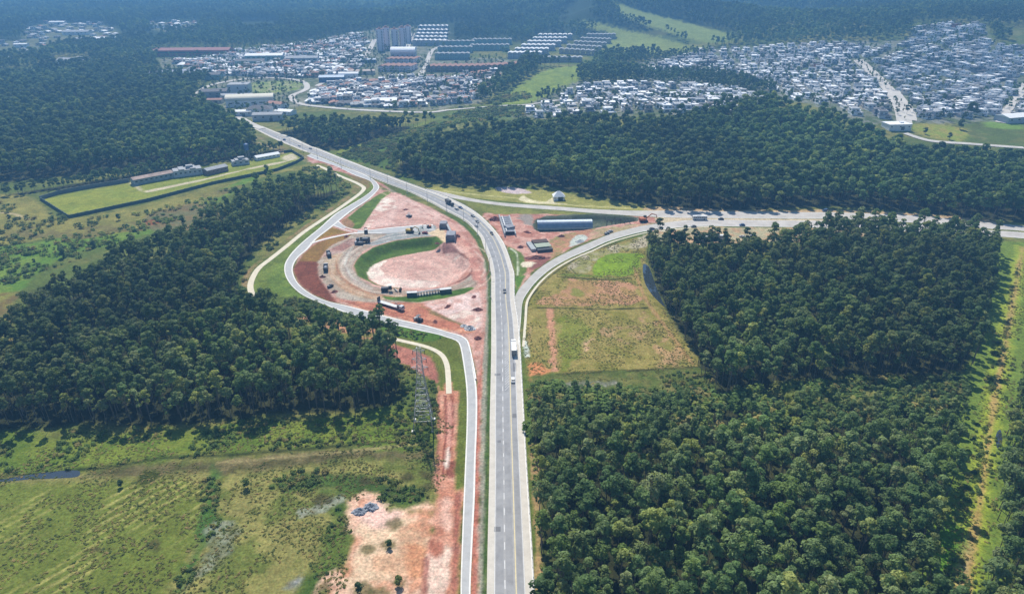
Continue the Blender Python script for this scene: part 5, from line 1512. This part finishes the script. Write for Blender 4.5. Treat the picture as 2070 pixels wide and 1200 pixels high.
car('dark car rounding the highway bend nearest the camera', 994, 473, hd(994, 473) + math.pi, 'dark')
car('silver car with white roof on the bend, beside a lamp post', 963, 458, hd(963, 458), 'silver')
car('grey car on the bend just above the silver one', 965, 449, hd(965, 449) + math.pi, 'grey')
car('small grey car between the upper pair and the bend cars', 956, 438, hd(956, 438) + math.pi, 'grey')
car('silver car following the dark truck on the upper highway', 923, 424, hd(923, 424), 'silver')
car('blue car beside the silver one behind the dark truck', 931, 421, hd(931, 421) + math.pi, 'blue')
car('dark car on the right ramp near the wood corner', 1318, 464, heading(1318, 464, wRL), 'dark')
car('dark car on the far carriageway of the cross road', 1457, 444, math.pi / 2, 'dark')
car('blue van parked at the forest edge beyond the cross road', 1667, 427, 1.9, 'blue', 'van')
car('grey pickup parked on the verge beside the right ramp', 1227, 473, heading(1227, 473, wRL), 'grey', 'pickup')
car('silver car parked just ahead of the grey pickup', 1234, 469, heading(1234, 469, wRL), 'silver')
car('grey car half hidden by trees on the near cross carriageway', 1402, 459, math.pi / 2 + .1, 'grey')
car('blue car at the tree tops on the near cross carriageway', 1500, 456, math.pi / 2, 'blue')
car('blue car at the far upper end of the highway', 575, 284, hd(575, 284), 'blue')
car('white car following on the far upper highway', 606, 296, hd(606, 296), 'white')
car('silver car on the middle of the upper highway', 628, 302, hd(628, 302), 'silver')
car('red car on the grey end of the loop road', 859, 472, 1.3, 'red')
car('dark pickup on the outer edge of the loop road', 668, 580, -.5, 'dark', 'pickup')
for i, (px, py, c_) in enumerate(((1362,478,'white'), (1380,482,'grey'), (1432,486,'white'), (1500,480,'silver'), (1522,478,'grey'))):
    car('%s of the five cars parked behind the wood corner, %s' % (ORD[i + 1], c_), px, py, .3 * i, c_)

def box_truck(label, px, py, rz, L_=9.5, boxm='white', cabm='white', cat='truck'):
    x, y = G(px, py); t = thing('box_truck', label, cat, (x, y, .13), rz)
    MB().box((0, -L_ / 2 + 3.0, 2.35), (2.5, L_ - 2.4, 2.6)).build('cargo_box', [M[boxm]], t)
    dr = MB()
    for s in (-1, 1): dr.box((s * .6, -L_ + 4.17, 2.3), (1.12, .06, 2.4))
    dr.build('rear_door', [M['grey']], t)
    c = MB(); c.prism([(4.3, .6), (4.3, 2.7), (5.9, 2.6), (6.35, 1.5), (6.35, .6)], -1.2, 1.2); c.build('cab', [M[cabm]], t)
    MB().box((0, 6.28, 1.9), (2.1, .25, .8)).build('windscreen', [M['glass']], t)
    MB().box((0, 1.0, .85), (.9, L_ - .5, .3)).build('chassis', [M['black']], t)
    wheels(t, (-1.05, 1.05), (4.9, -L_ / 2 + 1.3, -L_ / 2 + 2.5), .5, .3)
    return t
box_truck('white box truck driving away in the right lane of the highway', 1038.5, 706, hd(1038, 700), 11.5)
box_truck('dark truck on the upper highway before the bend', 908, 413, hd(908, 413) + math.pi, 9, 'dark', 'dark')
def bus(label, px, py, rz, m='white'):
    x, y = G(px, py); t = thing('bus', label, 'bus', (x, y, .13), rz)
    MB().box((0, 0, 1.75), (2.5, 11, 2.7)).build('body', [M[m]], t)
    w = MB()
    for s in (-1, 1):
        for k in range(7): w.box((s * 1.26, -4.5 + k * 1.5, 2.1), (.06, 1.25, .95))
    w.build('window', [M['glass']], t)
    MB().box((0, 5.52, 2.0), (2.2, .08, 1.3)).build('windscreen', [M['glass']], t)
    r = MB(); r.box((0, 0, 3.16), (2.3, 10.4, .14)); r.box((0, 1, 3.33), (1.6, 3, .25)); r.build('roof', [M['white']], t)
    wheels(t, (-1.1, 1.1), (-3.4, 3.4), .5, .3)
bus('white bus on the median side of the cross road', 1414, 444, math.pi / 2)
bus('white bus parked behind the tree tops of the square wood', 1455, 484, math.pi / 2 + .1)
bus('second white bus parked left of the first behind the trees', 1422, 486, math.pi / 2 + .1)

def dump_truck(label, px, py, rz, cabm='orange', bedm='grey', s=1.0):
    x, y = G(px, py); t = thing('dump_truck', label, 'dump truck', (x, y, gz(x, y) + .05), rz, 'dump trucks at the works')
    MB().box((0, 0, .85), (1.0, 7.6, .35)).build('chassis', [M['black']], t)
    c = MB(); c.prism([(2.2, .6), (2.2, 2.9), (3.6, 2.8), (3.95, 1.7), (3.95, .6)], -1.2, 1.2); c.build('cab', [M[cabm]], t)
    MB().box((0, 3.86, 2.05), (2.0, .22, .8)).build('windscreen', [M['glass']], t)
    b_ = MB(); b_.box((0, -1.0, 1.25), (2.4, 5.4, .2))
    for q in (-1, 1): b_.box((q * 1.2, -1.0, 2.0), (.14, 5.4, 1.5))
    b_.box((0, 1.7, 2.2), (2.54, .14, 1.9)); b_.box((0, -3.7, 1.9), (2.54, .14, 1.3)); b_.build('bed', [M[bedm]], t)
    ld = MB(); ld.box((0, -1.0, 2.1), (2.2, 5.0, 1.0), 0, 0, .55); ld.build('load', [M['gravel_heap']], t)
    wheels(t, (-1.05, 1.05), (2.8, -1.6, -2.9), .52, .32)
    t.scale = (s,) * 3
    return t
dump_truck('dark dump truck on the upper loop road beside the brown slope', 735, 490, 1.7, 'dark', 'dark', 1.25)
dump_truck('smaller grey dump truck just behind the dark one', 726, 494, 1.5, 'silver', 'grey', .8)
dump_truck('dark dump truck at the upper left rim of the loop', 665, 517, .4, 'grey', 'dark', 1.0)
dump_truck('dump truck on the left rim between the slope and the dusty road', 659, 545, .2, 'silver', 'dark', 1.1)

def excavator(label, px, py, rz, m='yellow', s=1.0, reach=1.0):
    x, y = G(px, py); t = thing('excavator', label, 'excavator', (x, y, gz(x, y)), rz)
    for q in (-1, 1):
        MB().prism([(-1.9, .15), (-2.15, .5), (-1.8, .95), (1.8, .95), (2.15, .5), (1.9, .15), (1.5, 0), (-1.5, 0)], q * 1.15 - .3, q * 1.15 + .3).build('track', [M['black']], t)
    MB().box((0, 0, .75), (1.6, 2.2, .5)).build('undercarriage', [M['dark']], t)
    h_ = MB(); h_.box((.1, -.7, 1.6), (2.5, 3.0, 1.1)); h_.box((0, -2.1, 1.6), (2.4, .6, 1.2), 0, 0, .9); h_.build('house', [M[m]], t)
    MB().box((-.75, .75, 2.25), (.95, 1.5, 1.6), 0, 0, .9).build('cab', [M['glass']], t)
    a = MB(); a.tube((.2, .8, 1.5), (.2, 3.4 * reach, 4.2), .34, .26, 4); a.tube((.2, 3.4 * reach, 4.2), (.2, 5.6 * reach, 3.4), .26, .22, 4); a.build('boom', [M[m]], t)
    MB().tube((.2, 5.5 * reach, 3.5), (.2, 6.2 * reach, .9), .22, .18, 4).build('arm', [M[m]], t)
    bk = MB(); bk.prism([(5.6 * reach, .2), (6.3 * reach, 1.0), (6.7 * reach, .8), (6.5 * reach, .1), (6.0 * reach, -.05)], -.5, .9); bk.build('bucket', [M['dark']], t)
    t.scale = (s,) * 3
    return t
excavator('yellow excavator with dark body on the grey loop road end', 829, 470, -1.9, 'yellow', 1.25)
excavator('dark excavator by the culvert with its orange boom reaching right', 1301, 448, -1.45, 'orange', 1.5, 1.15)
excavator('brown excavator beside the dug bank above the basin', 867, 460, 1.9, 'orange', .8)
def roller(label, px, py, rz, m='dark', s=1.0):
    x, y = G(px, py); t = thing('road_roller', label, 'roller', (x, y, gz(x, y)), rz, 'road rollers')
    MB().tube((-1, 1.5, .7), (1, 1.5, .7), .7, .7, 14).build('drum', [M['steel']], t)
    MB().box((0, -.6, 1.0), (1.7, 2.6, .9), 0, 0, .9).build('body', [M[m]], t)
    c = MB(); c.box((0, -.1, 2.6), (1.6, 1.6, .12))
    for q in (-1, 1):
        for w in (-1, 1): c.box((q * .7, -.1 + w * .7, 1.95), (.1, .1, 1.3))
    c.build('canopy', [M[m]], t)
    wheels(t, (-.8, .8), (-1.4,), .65, .4)
    t.scale = (s,) * 3
roller('black road roller on the strip below the flatbed truck', 846, 648, .9, 'dark', 1.3)
roller('brown road roller where the loop road leaves the junction', 740, 470, .2, 'brown', 1.35)
roller('grey road roller alone on the pink earth above the loop', 827, 438, 1.2, 'grey', 1.1)
# motor grader
x, y = G(786, 588); t = thing('motor_grader', 'dark motor grader with white cab roof on the lower loop road', 'grader', (x, y, 0), -1.5)
MB().box((0, -1.9, 1.5), (1.9, 3.6, 1.3), 0, 0, .9).build('engine_cover', [M['dark']], t)
MB().box((0, .8, 2.0), (1.5, 1.6, 2.2), 0, 0, .92).build('cab', [M['glass']], t)
MB().box((0, .8, 3.18), (1.8, 1.9, .14)).build('roof', [M['white']], t)
MB().tube((0, 1.4, 1.6), (0, 5.8, 1.3), .24, .18, 6).build('frame', [M['yellow']], t)
MB().box((0, 3.4, .5), (3.9, .25, .7), 0, .5).build('blade', [M['steel']], t)
wheels(t, (-1.1, 1.1), (-2.8, -1.2, 5.6), .65, .45); t.scale = (1.25,) * 3
# flatbed with crane
p0, p1 = np.array(G(764, 612)), np.array(G(816, 628)); mm = (p0 + p1) / 2; d = p1 - p0; Lf = float(np.hypot(*d)); rz = math.atan2(d[1], d[0]) - math.pi / 2
t = thing('flatbed_truck', 'long flatbed crane truck parked on the orange strip below the loop', 'flatbed truck', (mm[0], mm[1], .05), rz)
MB().box((0, -1.5, 1.35), (2.6, Lf - 4, .35)).build('flatbed', [M['offwhite']], t)
MB().box((0, -1.0, .85), (1.1, Lf - 2, .5)).build('chassis', [M['dark']], t)
c = MB(); c.prism([(Lf / 2 - 2.4, .6), (Lf / 2 - 2.4, 2.9), (Lf / 2 - .5, 2.8), (Lf / 2, 1.6), (Lf / 2, .6)], -1.25, 1.25); c.build('cab', [M['silver']], t)
MB().box((0, Lf / 2 - .28, 2.15), (2.1, .3, .8)).build('windscreen', [M['glass']], t)
cr = MB(); cr.box((0, Lf / 2 - 3.4, 2.0), (2.2, 1.0, 1.6)); cr.tube((0, Lf / 2 - 3.4, 2.6), (0, Lf / 2 - 6, 3.4), .3, .2, 6); cr.build('crane', [M['dark']], t)
MB().box((0, -Lf / 2 + .9, 2.6), (2.5, .3, 3.2)).build('headboard', [M['dark']], t)
wheels(t, (-1.1, 1.1), (Lf / 2 - 1.4, -Lf / 2 + 1.6, -Lf / 2 + 2.9, -Lf / 2 + 4.2), .55, .32)

# ------------------------------------------------------------------ bridge works
def block_wall(name, label, cat, px0, py0, px1, py1, d, h, m, rib=True):
    mm, rz, L_ = walls_at(px0, py0, px1, py1); n = (-math.sin(rz), math.cos(rz))
    t = thing(name, label, cat, (mm[0] + n[0] * d / 2, mm[1] + n[1] * d / 2, 0), rz)
    MB().box((0, 0, h / 2 - 1), (L_, d, h + 2)).build('stem_wall', [m], t)
    c = MB(); c.box((0, 0, h + .25), (L_ + .5, d + .5, .5)); c.build('cap', [M['abut']], t)
    if rib:
        for q in (-.5, .5): MB().box((q * (L_ + .5), -.6, h / 2 - .8), (.6, d + 2.4, h + 1.4)).build('wing_wall', [m], t)
    return t
block_wall('abutment', 'near dark concrete bridge abutment block beside the pink basin', 'abutment', 903, 487, 919, 487, 8, 4.2, M['abut'])
block_wall('abutment', 'far dark concrete bridge abutment block above the basin', 'abutment', 890, 462, 902, 462, 6, 3.6, M['abut'])
mm, rz, L_ = walls_at(905, 462, 912, 476)
wt = thing('retaining_wall', 'grey retaining wall joining the two abutment blocks above the basin', 'retaining wall', (mm[0], mm[1], 0), rz)
MB().box((0, 0, 1.4), (L_ + 5, 1.2, 2.8)).build('stem_wall', [M['abut']], wt)
MB().box((0, 0, 2.9), (L_ + 5.2, 1.6, .25)).build('cap', [M['abut_l']], wt)
# underpass box on the right of the highway
mm, rz, L_ = walls_at(1022, 478, 1010, 440)
t = thing('underpass', 'half-built blue-grey underpass box beside the highway bend', 'underpass', (mm[0] + 3.5, mm[1], 0), rz)
for s, hh in ((-1, 2.2), (1, 3.0)): MB().box((0, s * 4.0, hh / 2 - .5), (L_, .8, hh + 1)).build('side_wall', [M['abut_l']], t)
MB().box((0, 0, 2.3), (L_ * .82, 6.8, .5)).build('roof_slab', [M['abut']], t)
bm = MB()
for k in range(-3, 4): bm.box((k * L_ * .11, 0, 2.7), (.5, 6.6, .5))
bm.build('beams', [M['abut']], t)
MB().box((0, 2.1, 2.85), (L_ * .8, .5, .5)).build('parapet', [M['white']], t)
block_wall('abutment', 'dark abutment block at the near end of the underpass', 'abutment', 1027, 470, 1041, 467, 6, 3.4, M['abut'], False)
mm, rz, L_ = walls_at(1084, 515, 1115, 512)
t = thing('bridge_deck_form', 'dark bridge formwork with pale green deck by the right ramp', 'bridge works', (mm[0], mm[1] + 8, 0), rz)
MB().box((0, 9, 1.4), (L_, 6, 3.6)).build('rear_abutment', [M['brown']], t)
MB().box((0, 2, 2.6), (L_, 7, .5)).build('deck', [mat('pale_green_deck', (.34, .38, .29), .9, .4, .15)], t)
MB().box((0, -3, .9), (L_, 3, 2.2)).build('front_abutment', [M['dark']], t)
MB().box((-L_ / 2 - 2, 5, 1), (3.5, 14, 2)).build('side_pier', [M['abut_l']], t)
# corrugated culvert
p0, p1 = np.array(G(1086, 457)), np.array(G(1198, 455)); mm = (p0 + p1) / 2; d = p1 - p0; Lc = float(np.hypot(*d)); rz = math.atan2(d[1], d[0])
t = thing('culvert', 'long corrugated steel arch culvert lying in the dug trench', 'culvert', (mm[0], mm[1] + 5, -3.0), rz)
sh = MB(); R_ = 5.0; prof_o = [(R_ * math.cos(math.pi * k / 16), R_ * 1.15 * math.sin(math.pi * k / 16)) for k in range(17)]
vs, fs = [], []
ns = 150
for i in range(ns + 1):
    x = -Lc / 2 + Lc * i / ns; rr_ = 1 + .015 * (i % 2)
    vs += [(x, a * rr_, c * rr_) for a, c in prof_o]
for i in range(ns):
    for k in range(16): fs.append((i * 17 + k, i * 17 + k + 1, (i + 1) * 17 + k + 1, (i + 1) * 17 + k))
sh.add(vs, fs); sh.build('shell', [M['culvert']], t)
for s in (-1, 1): MB().box((0, s * (R_ + .4), .5), (Lc, 1.0, 1.4)).build('footing', [M['abut_l']], t)
# trestles in the trench right of the culvert
for i, (px, py) in enumerate(((1232, 450), (1250, 448), (1268, 452))):
    x, y = G(px, py); t = thing('formwork_frame', '%s of three dark steel frames in the trench right of the culvert' % ORD[i + 1], 'frame', (x, y, -3), .1, 'formwork frames in the trench')
    for q in (-1, 1): MB().box((q * 2, 0, 2.6), (.4, .5, 5.2)).build('post', [M['dark']], t)
    MB().box((0, 0, 5.3), (5, .6, .5)).build('beam', [M['dark']], t)
# culvert segments lined up on the lower grass strip
cs_m = MB()
for k, f in enumerate(np.linspace(0, 1, 9)):
    px, py = 843 + 46 * f, 598 - 7 * f
    x, y = G(px, py)
    if k == 0:
        t = thing('culvert_segment', 'first culvert ring from the left on the lower grass strip', 'concrete ring', (x, y, 0), .2, 'culvert rings on the grass strip')
        ring = MB(); n = 14
        vs, fs = [], []
        for yy in (-.6, .6):
            for r in (1.35, 1.1):
                vs += [(r * math.cos(2 * math.pi * j / n), yy, 1.35 + r * math.sin(2 * math.pi * j / n)) for j in range(n)]
        for j in range(n):
            j2 = (j + 1) % n
            fs += [(j, j2, 2 * n + j2, 2 * n + j), (n + j, 3 * n + j, 3 * n + j2, n + j2), (j, n + j, n + j2, j2), (2 * n + j, 2 * n + j2, 3 * n + j2, 3 * n + j)]
        ring.add(vs, fs); ring.build('ring', [M['abut_l']], t); MB().box((0, 0, .12), (1.6, 1.2, .24)).build('base', [M['brown']], t); p_ = t
    else:
        dup(p_, (x, y, 0), .2, '%s culvert ring from the left on the lower grass strip' % ORD[k + 1])
# containers on the strip's right
def container(label, px, py, rz, m, L_=6.0):
    x, y = G(px, py); t = thing('site_container', label, 'container', (x, y, gz(x, y)), rz)
    MB().box((0, 0, 1.3), (L_, 2.4, 2.5)).build('body', [M[m]], t)
    rb = MB()
    for k in range(int(L_ / .5)): rb.box((-L_ / 2 + .3 + k * .5, 0, 1.3), (.12, 2.5, 2.4))
    rb.build('ribs', [M[m]], t)
    MB().box((0, 0, 2.62), (L_ + .1, 2.5, .12)).build('roof', [M['offwhite']], t)
    MB().box((L_ / 2 + .03, 0, 1.25), (.08, 2.1, 2.2)).build('door', [M['dark']], t)
container('dark green container right of the row of culvert rings', 901, 591, .25, 'wall_green', 7)
container('pale roofed container at the left end of the culvert rings', 833, 598, .1, 'wall_green', 6)
# sandbags heap, gravel heaps
def heap(name, label, cat, px, py, rx, ry, h, m, seed, rz=0.0):
    x, y = G(px, py); rs_ = np.random.RandomState(seed); n, k = 22, 8
    vs = []
    for j in range(k + 1):
        for i in range(n):
            a = 2 * math.pi * i / n; r = (1 - j / k)
            w = 1 + .16 * rs_.randn() * (j > 0)
            vs.append((rx * r * w * math.cos(a), ry * r * w * math.sin(a), h * (1 - r ** 1.5) * (1 + .12 * rs_.randn()) - .1))
    fs = [(j * n + i, j * n + (i + 1) % n, (j + 1) * n + (i + 1) % n, (j + 1) * n + i) for j in range(k) for i in range(n)]
    mb_ = MB(); mb_.add(vs, fs); o = mb_.build(name, [m]); o.location = (x, y, gz(x, y)); o.rotation_euler = (0, 0, rz)
    return tag(o, label, cat)
heap('gravel_heap', 'left of the two blue-grey gravel heaps on the bare clearing', 'gravel heap', 727, 1034, 2.8, 2.2, 1.5, M['gravel_heap'], 1)
heap('gravel_heap', 'right of the two blue-grey gravel heaps on the bare clearing', 'gravel heap', 749, 1025, 3.0, 2.4, 1.6, M['gravel_heap'], 2)
heap('rubble_heap', 'pale rubble and sacks heaped near the service road bend', 'rubble heap', 950, 664, 3.4, 2.4, 1.8, M['offwhite'], 3)
heap('rubble_heap', 'smaller pale rubble left of the sacks near the service road bend', 'rubble heap', 938, 659, 2.2, 1.6, 1.2, M['offwhite'], 4)
heap('earth_heap', 'dark red earth heap at the left end of the underpass', 'earth heap', 1000, 444, 5, 4, 2.5, mat('dark_red_earth', A(128, 84, 78), 1, .6, .2), 5)
heap('earth_heap', 'long brown earth heap in front of the pale green deck', 'earth heap', 1085, 522, 9, 3, 2.0, mat('brown_red_earth', A(150, 100, 90), 1, .6, .2), 6)
heap('gravel_heap', 'white gravel heap on the verge of the right ramp', 'gravel heap', 1172, 488, 4, 3, 1.2, M['abut_l'], 7, .6)
heap('earth_heap', 'small dark earth heap at the right side of the pink earth', 'earth heap', 966, 626, 3.2, 2, 1.4, bpy.data.materials['dark_red_earth'], 8)
heap('earth_heap', 'brown earth heap beside the service road bend', 'earth heap', 966, 684, 2.2, 2.2, 1.4, bpy.data.materials['dark_red_earth'], 9)
for n_, (px, py, rx, ry, h_, w_, c_) in enumerate(((652, 560, 2.2, 1.6, 1.3, 'left of the loop road under the brown slope', 0), (676, 590, 2.6, 1.6, 1.2, 'at the lower left rim of the loop road', 1),
        (700, 478, 2.4, 1.6, 1.2, 'at the upper left rim of the loop road', 0), (925, 478, 3.0, 2.0, 1.6, 'right of the near abutment block', 0), (884, 492, 2.0, 1.4, 1.0, 'between the abutment block and the grass crescent', 1),
        (820, 424, 2.4, 1.6, 1.0, 'on the upper pink triangle', 1), (905, 620, 3.0, 1.4, 1.2, 'on the pale earth below the grass strip', 0), (880, 650, 2.4, 1.3, 1.0, 'beside the orange haul track', 0),
        (1066, 470, 3.2, 1.8, 1.4, 'between the underpass and the culvert', 1), (1135, 478, 3.0, 1.6, 1.4, 'above the green deck formwork', 0), (1052, 500, 2.4, 2.0, 1.5, 'left of the green deck formwork', 0), (958, 600, 2.2, 1.6, 1.0, 'at the right tip of the lower grass strip', 1))):
    heap('earth_heap', 'small %s earth heap %s' % (('dark red', 'brown red')[c_], w_), 'earth heap', px, py, rx, ry, h_, bpy.data.materials[('dark_red_earth', 'brown_red_earth')[c_]], 30 + n_, n_ * .7)
# roadside kiosk
hall('kiosk', 'small white house with pale drive on the verge beyond the highway', 'house', 1129, 403, 9, 7, 3.4, M['white'], RM['white'], .1, 'hip')
# low concrete barrier along the service road bend
P = world_line([(944,690),(951,712),(957,740),(962,768)]); mm = P.mean(0)
t = thing('concrete_barrier', 'bright white concrete barrier on the inside of the service road bend', 'barrier', (mm[0], mm[1], 0))
for i in range(0, len(P) - 1, 3):
    a, c = P[i] - mm, P[min(i + 3, len(P) - 1)] - mm; rz = math.atan2(c[1] - a[1], c[0] - a[0]); L_ = np.hypot(*(c - a)); q = (a + c) / 2
    MB().box((q[0], q[1], .45), (L_ - .08, .9, .9), 0, rz, 1, .5).build('segment', [M['white']], t)
# guard rails
def rail(label, P, d, z=0.0):
    Q = offset(P, d); c0 = Q.mean(0); Q = resample(Q, max(2, int(arclen(Q) / 4))) - c0
    t = thing('guard_rail', label, 'guard rail', (c0[0], c0[1], z))
    b_ = MB(); po = MB()
    for i in range(len(Q) - 1):
        a, c = Q[i], Q[i + 1]
        b_.add([(a[0], a[1], .5), (c[0], c[1], .5), (c[0], c[1], .8), (a[0], a[1], .8)], [(0, 1, 2, 3)])
        b_.add([(a[0] + .08, a[1], .5), (c[0] + .08, c[1], .5), (c[0] + .08, c[1], .8), (a[0] + .08, a[1], .8)], [(3, 2, 1, 0)])
        po.box((a[0], a[1], .35), (.14, .14, .8))
    b_.build('beam', [M['steel']], t)
    o = po.build('posts', [M['steel']], t); o['kind'] = 'stuff'
rail('steel guard rail along the right edge of the highway beside the wood', wHR[:60], .3)
rail('steel guard rail along the outer edge of the highway bend', wHR[75:110], .35)
rail('steel guard rail along the inner edge of the highway above the pink earth', wHL[65:115], -.35)

# ------------------------------------------------------------------ lamp posts and pylon
lamp = None
LAMPS = [(587,298),(613,308),(642,320),(690,339),(749,361),(784,374),(823,390),(864,407),(903,426),(937.5,447),(965,475),(982,508),(990,548),(991.5,600)]
for i, (px, py) in enumerate(LAMPS):
    x, y = G(px, py)
    lab = '%s street lamp from the far end along the inner edge of the highway' % ORD[i + 1]
    i_ = np.argmin(np.hypot(*(wHL - np.array((x, y))).T)); tg = wHL[min(i_ + 1, len(wHL) - 1)] - wHL[max(i_ - 1, 0)]
    rz = math.atan2(tg[1], tg[0]) - math.pi / 2
    if lamp is None:
        lamp = thing('street_lamp', lab, 'street lamp', (x, y, 0), rz, 'street lamps along the highway')
        MB().tube((0, 0, 0), (0, 0, 9.5), .17, .10, 8).build('pole', [M['steel']], lamp)
        MB().tube((0, 0, 9.4), (1.9, 0, 10.0), .08, .06, 6).build('bracket', [M['steel']], lamp)
        h_ = MB().box((2.2, 0, 10.0), (.9, .32, .16)).build('lamp_head', [M['grey']], lamp)
        MB().box((0, 0, .25), (.7, .7, .5)).build('base', [M['kerb']], lamp)
    else: dup(lamp, (x, y, 0), rz, lab)

x, y = G(856.5, 860)
t = thing('pylon', 'tall grey lattice power pylon standing in the rough grass left of the works strip', 'pylon', (x, y, 0), .06)
def lattice(b_, z0, z1, w0, w1, n):
    zs = np.linspace(z0, z1, n + 1)
    for k in range(n):
        wa = w0 + (w1 - w0) * k / n; wb = w0 + (w1 - w0) * (k + 1) / n
        ca = [(-wa, -wa), (wa, -wa), (wa, wa), (-wa, wa)]; cb = [(-wb, -wb), (wb, -wb), (wb, wb), (-wb, wb)]
        for j in range(4):
            a, a2, c, c2 = ca[j], ca[(j + 1) % 4], cb[j], cb[(j + 1) % 4]
            b_.tube((*a, zs[k]), (*c2, zs[k + 1]), .07, .07, 4, caps=False)
            b_.tube((*a2, zs[k]), (*c, zs[k + 1]), .07, .07, 4, caps=False)
            b_.tube((*c, zs[k + 1]), (*c2, zs[k + 1]), .06, .06, 4, caps=False)
for sx in (-1, 1):
    for sy in (-1, 1):
        l_ = MB(); l_.tube((sx * 4.2, sy * 4.2, 0), (sx * 1.3, sy * 1.3, 27), .22, .15, 4); l_.tube((sx * 1.3, sy * 1.3, 27), (sx * .75, sy * .75, 39), .14, .10, 4); l_.build('leg', [M['steel']], t)
b_ = MB(); lattice(b_, 5, 27, 3.66, 1.3, 7); lattice(b_, 27, 39, 1.3, .75, 6); b_.build('lattice', [M['steel']], t)
for k, (z, w) in enumerate(((29, 3.4), (33, 2.9), (37, 2.4))):
    a = MB()
    for s in (-1, 1):
        for yy in (-.8, .8): a.tube((s * .8, yy, z - .3), (s * w, 0, z + .7), .09, .07, 4); a.tube((s * .8, yy, z + 1.2), (s * w, 0, z + .7), .09, .07, 4)
    arm = a.build('cross_arm', [M['steel']], t)
    for s in (-1, 1): MB().tube((s * w, 0, z + .6), (s * w, 0, z - 1.2), .13, .13, 6).build('insulator', [M['dark']], arm)
fr = MB()
for s in (-1, 1):
    fr.tube((s * 3.7, -3.7, 5), (s * 3.7, 3.7, 5), .1, .1, 4); fr.tube((-3.7, s * 3.7, 5), (3.7, s * 3.7, 5), .1, .1, 4)
for sx in (-1, 1):
    for sy in (-1, 1): fr.box((sx * 4.2, sy * 4.2, .3), (1.3, 1.3, .7))
fr.build('footing', [M['kerb']], t)
x, y = G(430, 412); 

# ------------------------------------------------------------------ lone trees and bushes that stand apart
lone = [(540,352,'round dark tree breaking the green perimeter wall', .55, 'd'), (127,520,'large greyish bush alone in the bright green marsh', .5, 'd'),
        (150,505,'small dark bush right of the greyish one in the marsh', .3, 'd'), (190,500,'dark bush at the edge of the left wood in the marsh', .35, 'd'),
        (33,552,'small bush low in the marsh at the left', .25, 'd'), (20,445,'dark shrub beside the worn track at the far left', .3, 'd'), (70,533,'low bush left of the greyish bush', .25, 'd'),
        (240,445,'slim dark shrub below the perimeter wall corner', .35, 'd'), (816,790,'round dark shrub left of the pylon', .38, 'd'),
        (788,1105,'small dark tree alone on the bare pale clearing', .22, 'd'), (806,1182,'bush at the bottom of the bare clearing', .28, 'd'), (725,1196,'bush at the bottom edge left of the clearing', .28, 'd'),
        (935,385,'small tree at the foot of the far wood', .3, 'd'), (1170,392,'bush between the kiosk and the far wood', .28, 'd'), (500,985,'round green shrub in the rough pasture', .3, 'd'), (245,983,'low dark shrub beside the furrowed field', .22, 'd'),
        (1960,235,'broad dark tree beyond the wood at the right', 1.15, 'd'), (1940,262,'tree beside the green lawn at the right', .8, 'd'), (1870,272,'small tree left on the green lawn', .5, 'd'), (1918,283,'single round tree on the green lawn', .5, 'd'),
        (1460,212,'tall tree at the left of the wood crest', 1.0, 'd'), (1240,200,'dark tree beside the white estate street', .8, 'd'), (930,216,'dark round tree at the end of the middle estate', .9, 'd'), (800,222,'dark tree behind the small wood', .8, 'd')]
dark_proto = None
for i, (px, py, lab, sc_, _) in enumerate(lone):
    x, y = G(px, py)
    if dark_proto is None:
        cm, cs = crown_mesh('crown', 900, 15, 6.5, 12, 620, .75, M['leaf_dark'], crown_from=.12, flat=.8)
        dark_proto = thing('broadleaf_tree', lab, 'tree', (x, y, gz(x, y)), 1.0, 'lone trees and bushes')
        o = bpy.data.objects.new('crown', cm); COL.objects.link(o); o.parent = dark_proto
        trunk_mb(900, 13, cs, .3).build('trunk', [M['trunk']], dark_proto)
        dark_proto.scale = (sc_,) * 3
    else: dup(dark_proto, (x, y, gz(x, y)), i * 1.3, lab, None, sc_)

# ------------------------------------------------------------------ water
def pond(name, pts, z=.03):
    P = catmull(GP(pts), 5, True); mb_ = MB(); mb_.add([(p[0], p[1], z) for p in P], [tuple(range(len(P)))])
    return tag(mb_.build(name, [M['water']]), kind='structure')
pond('pond_water', [(-60,968),(0,968),(40,962),(100,953),(150,950),(162,954),(155,963),(120,966),(60,968),(20,972),(-60,976)])
pond('pond_water', [(1300,535),(1312,540),(1324,572),(1336,602),(1344,620),(1330,608),(1314,590),(1302,566)])
pond('pond_water', [(2013,880),(2022,868),(2026,890),(2016,905)])
# ------------------------------------------------------------------ haze
hz = MB().box((0, 2850, 0), (8300, 6500, 2)).build('haze', [])
zt = float(ZZ.max()) + 25
me = hz.data
for v in me.vertices:
    v.co.z = zt if v.co.z > 0 else -8.0
hm = bpy.data.materials.new('haze_air'); hm.use_nodes = True
nt = hm.node_tree; nt.nodes.remove(nt.nodes['Principled BSDF'])
pv = nt.nodes.new('ShaderNodeVolumePrincipled')
pv.inputs['Density'].default_value = HAZE_DENSITY; pv.inputs['Color'].default_value = HAZE_COLOR
pv.inputs['Anisotropy'].default_value = 0.2
nt.links.new(pv.outputs[0], nt.nodes['Material Output'].inputs['Volume'])
me.materials.append(hm)
tag(hz, 'blue haze in the valley air', 'haze', kind='stuff')
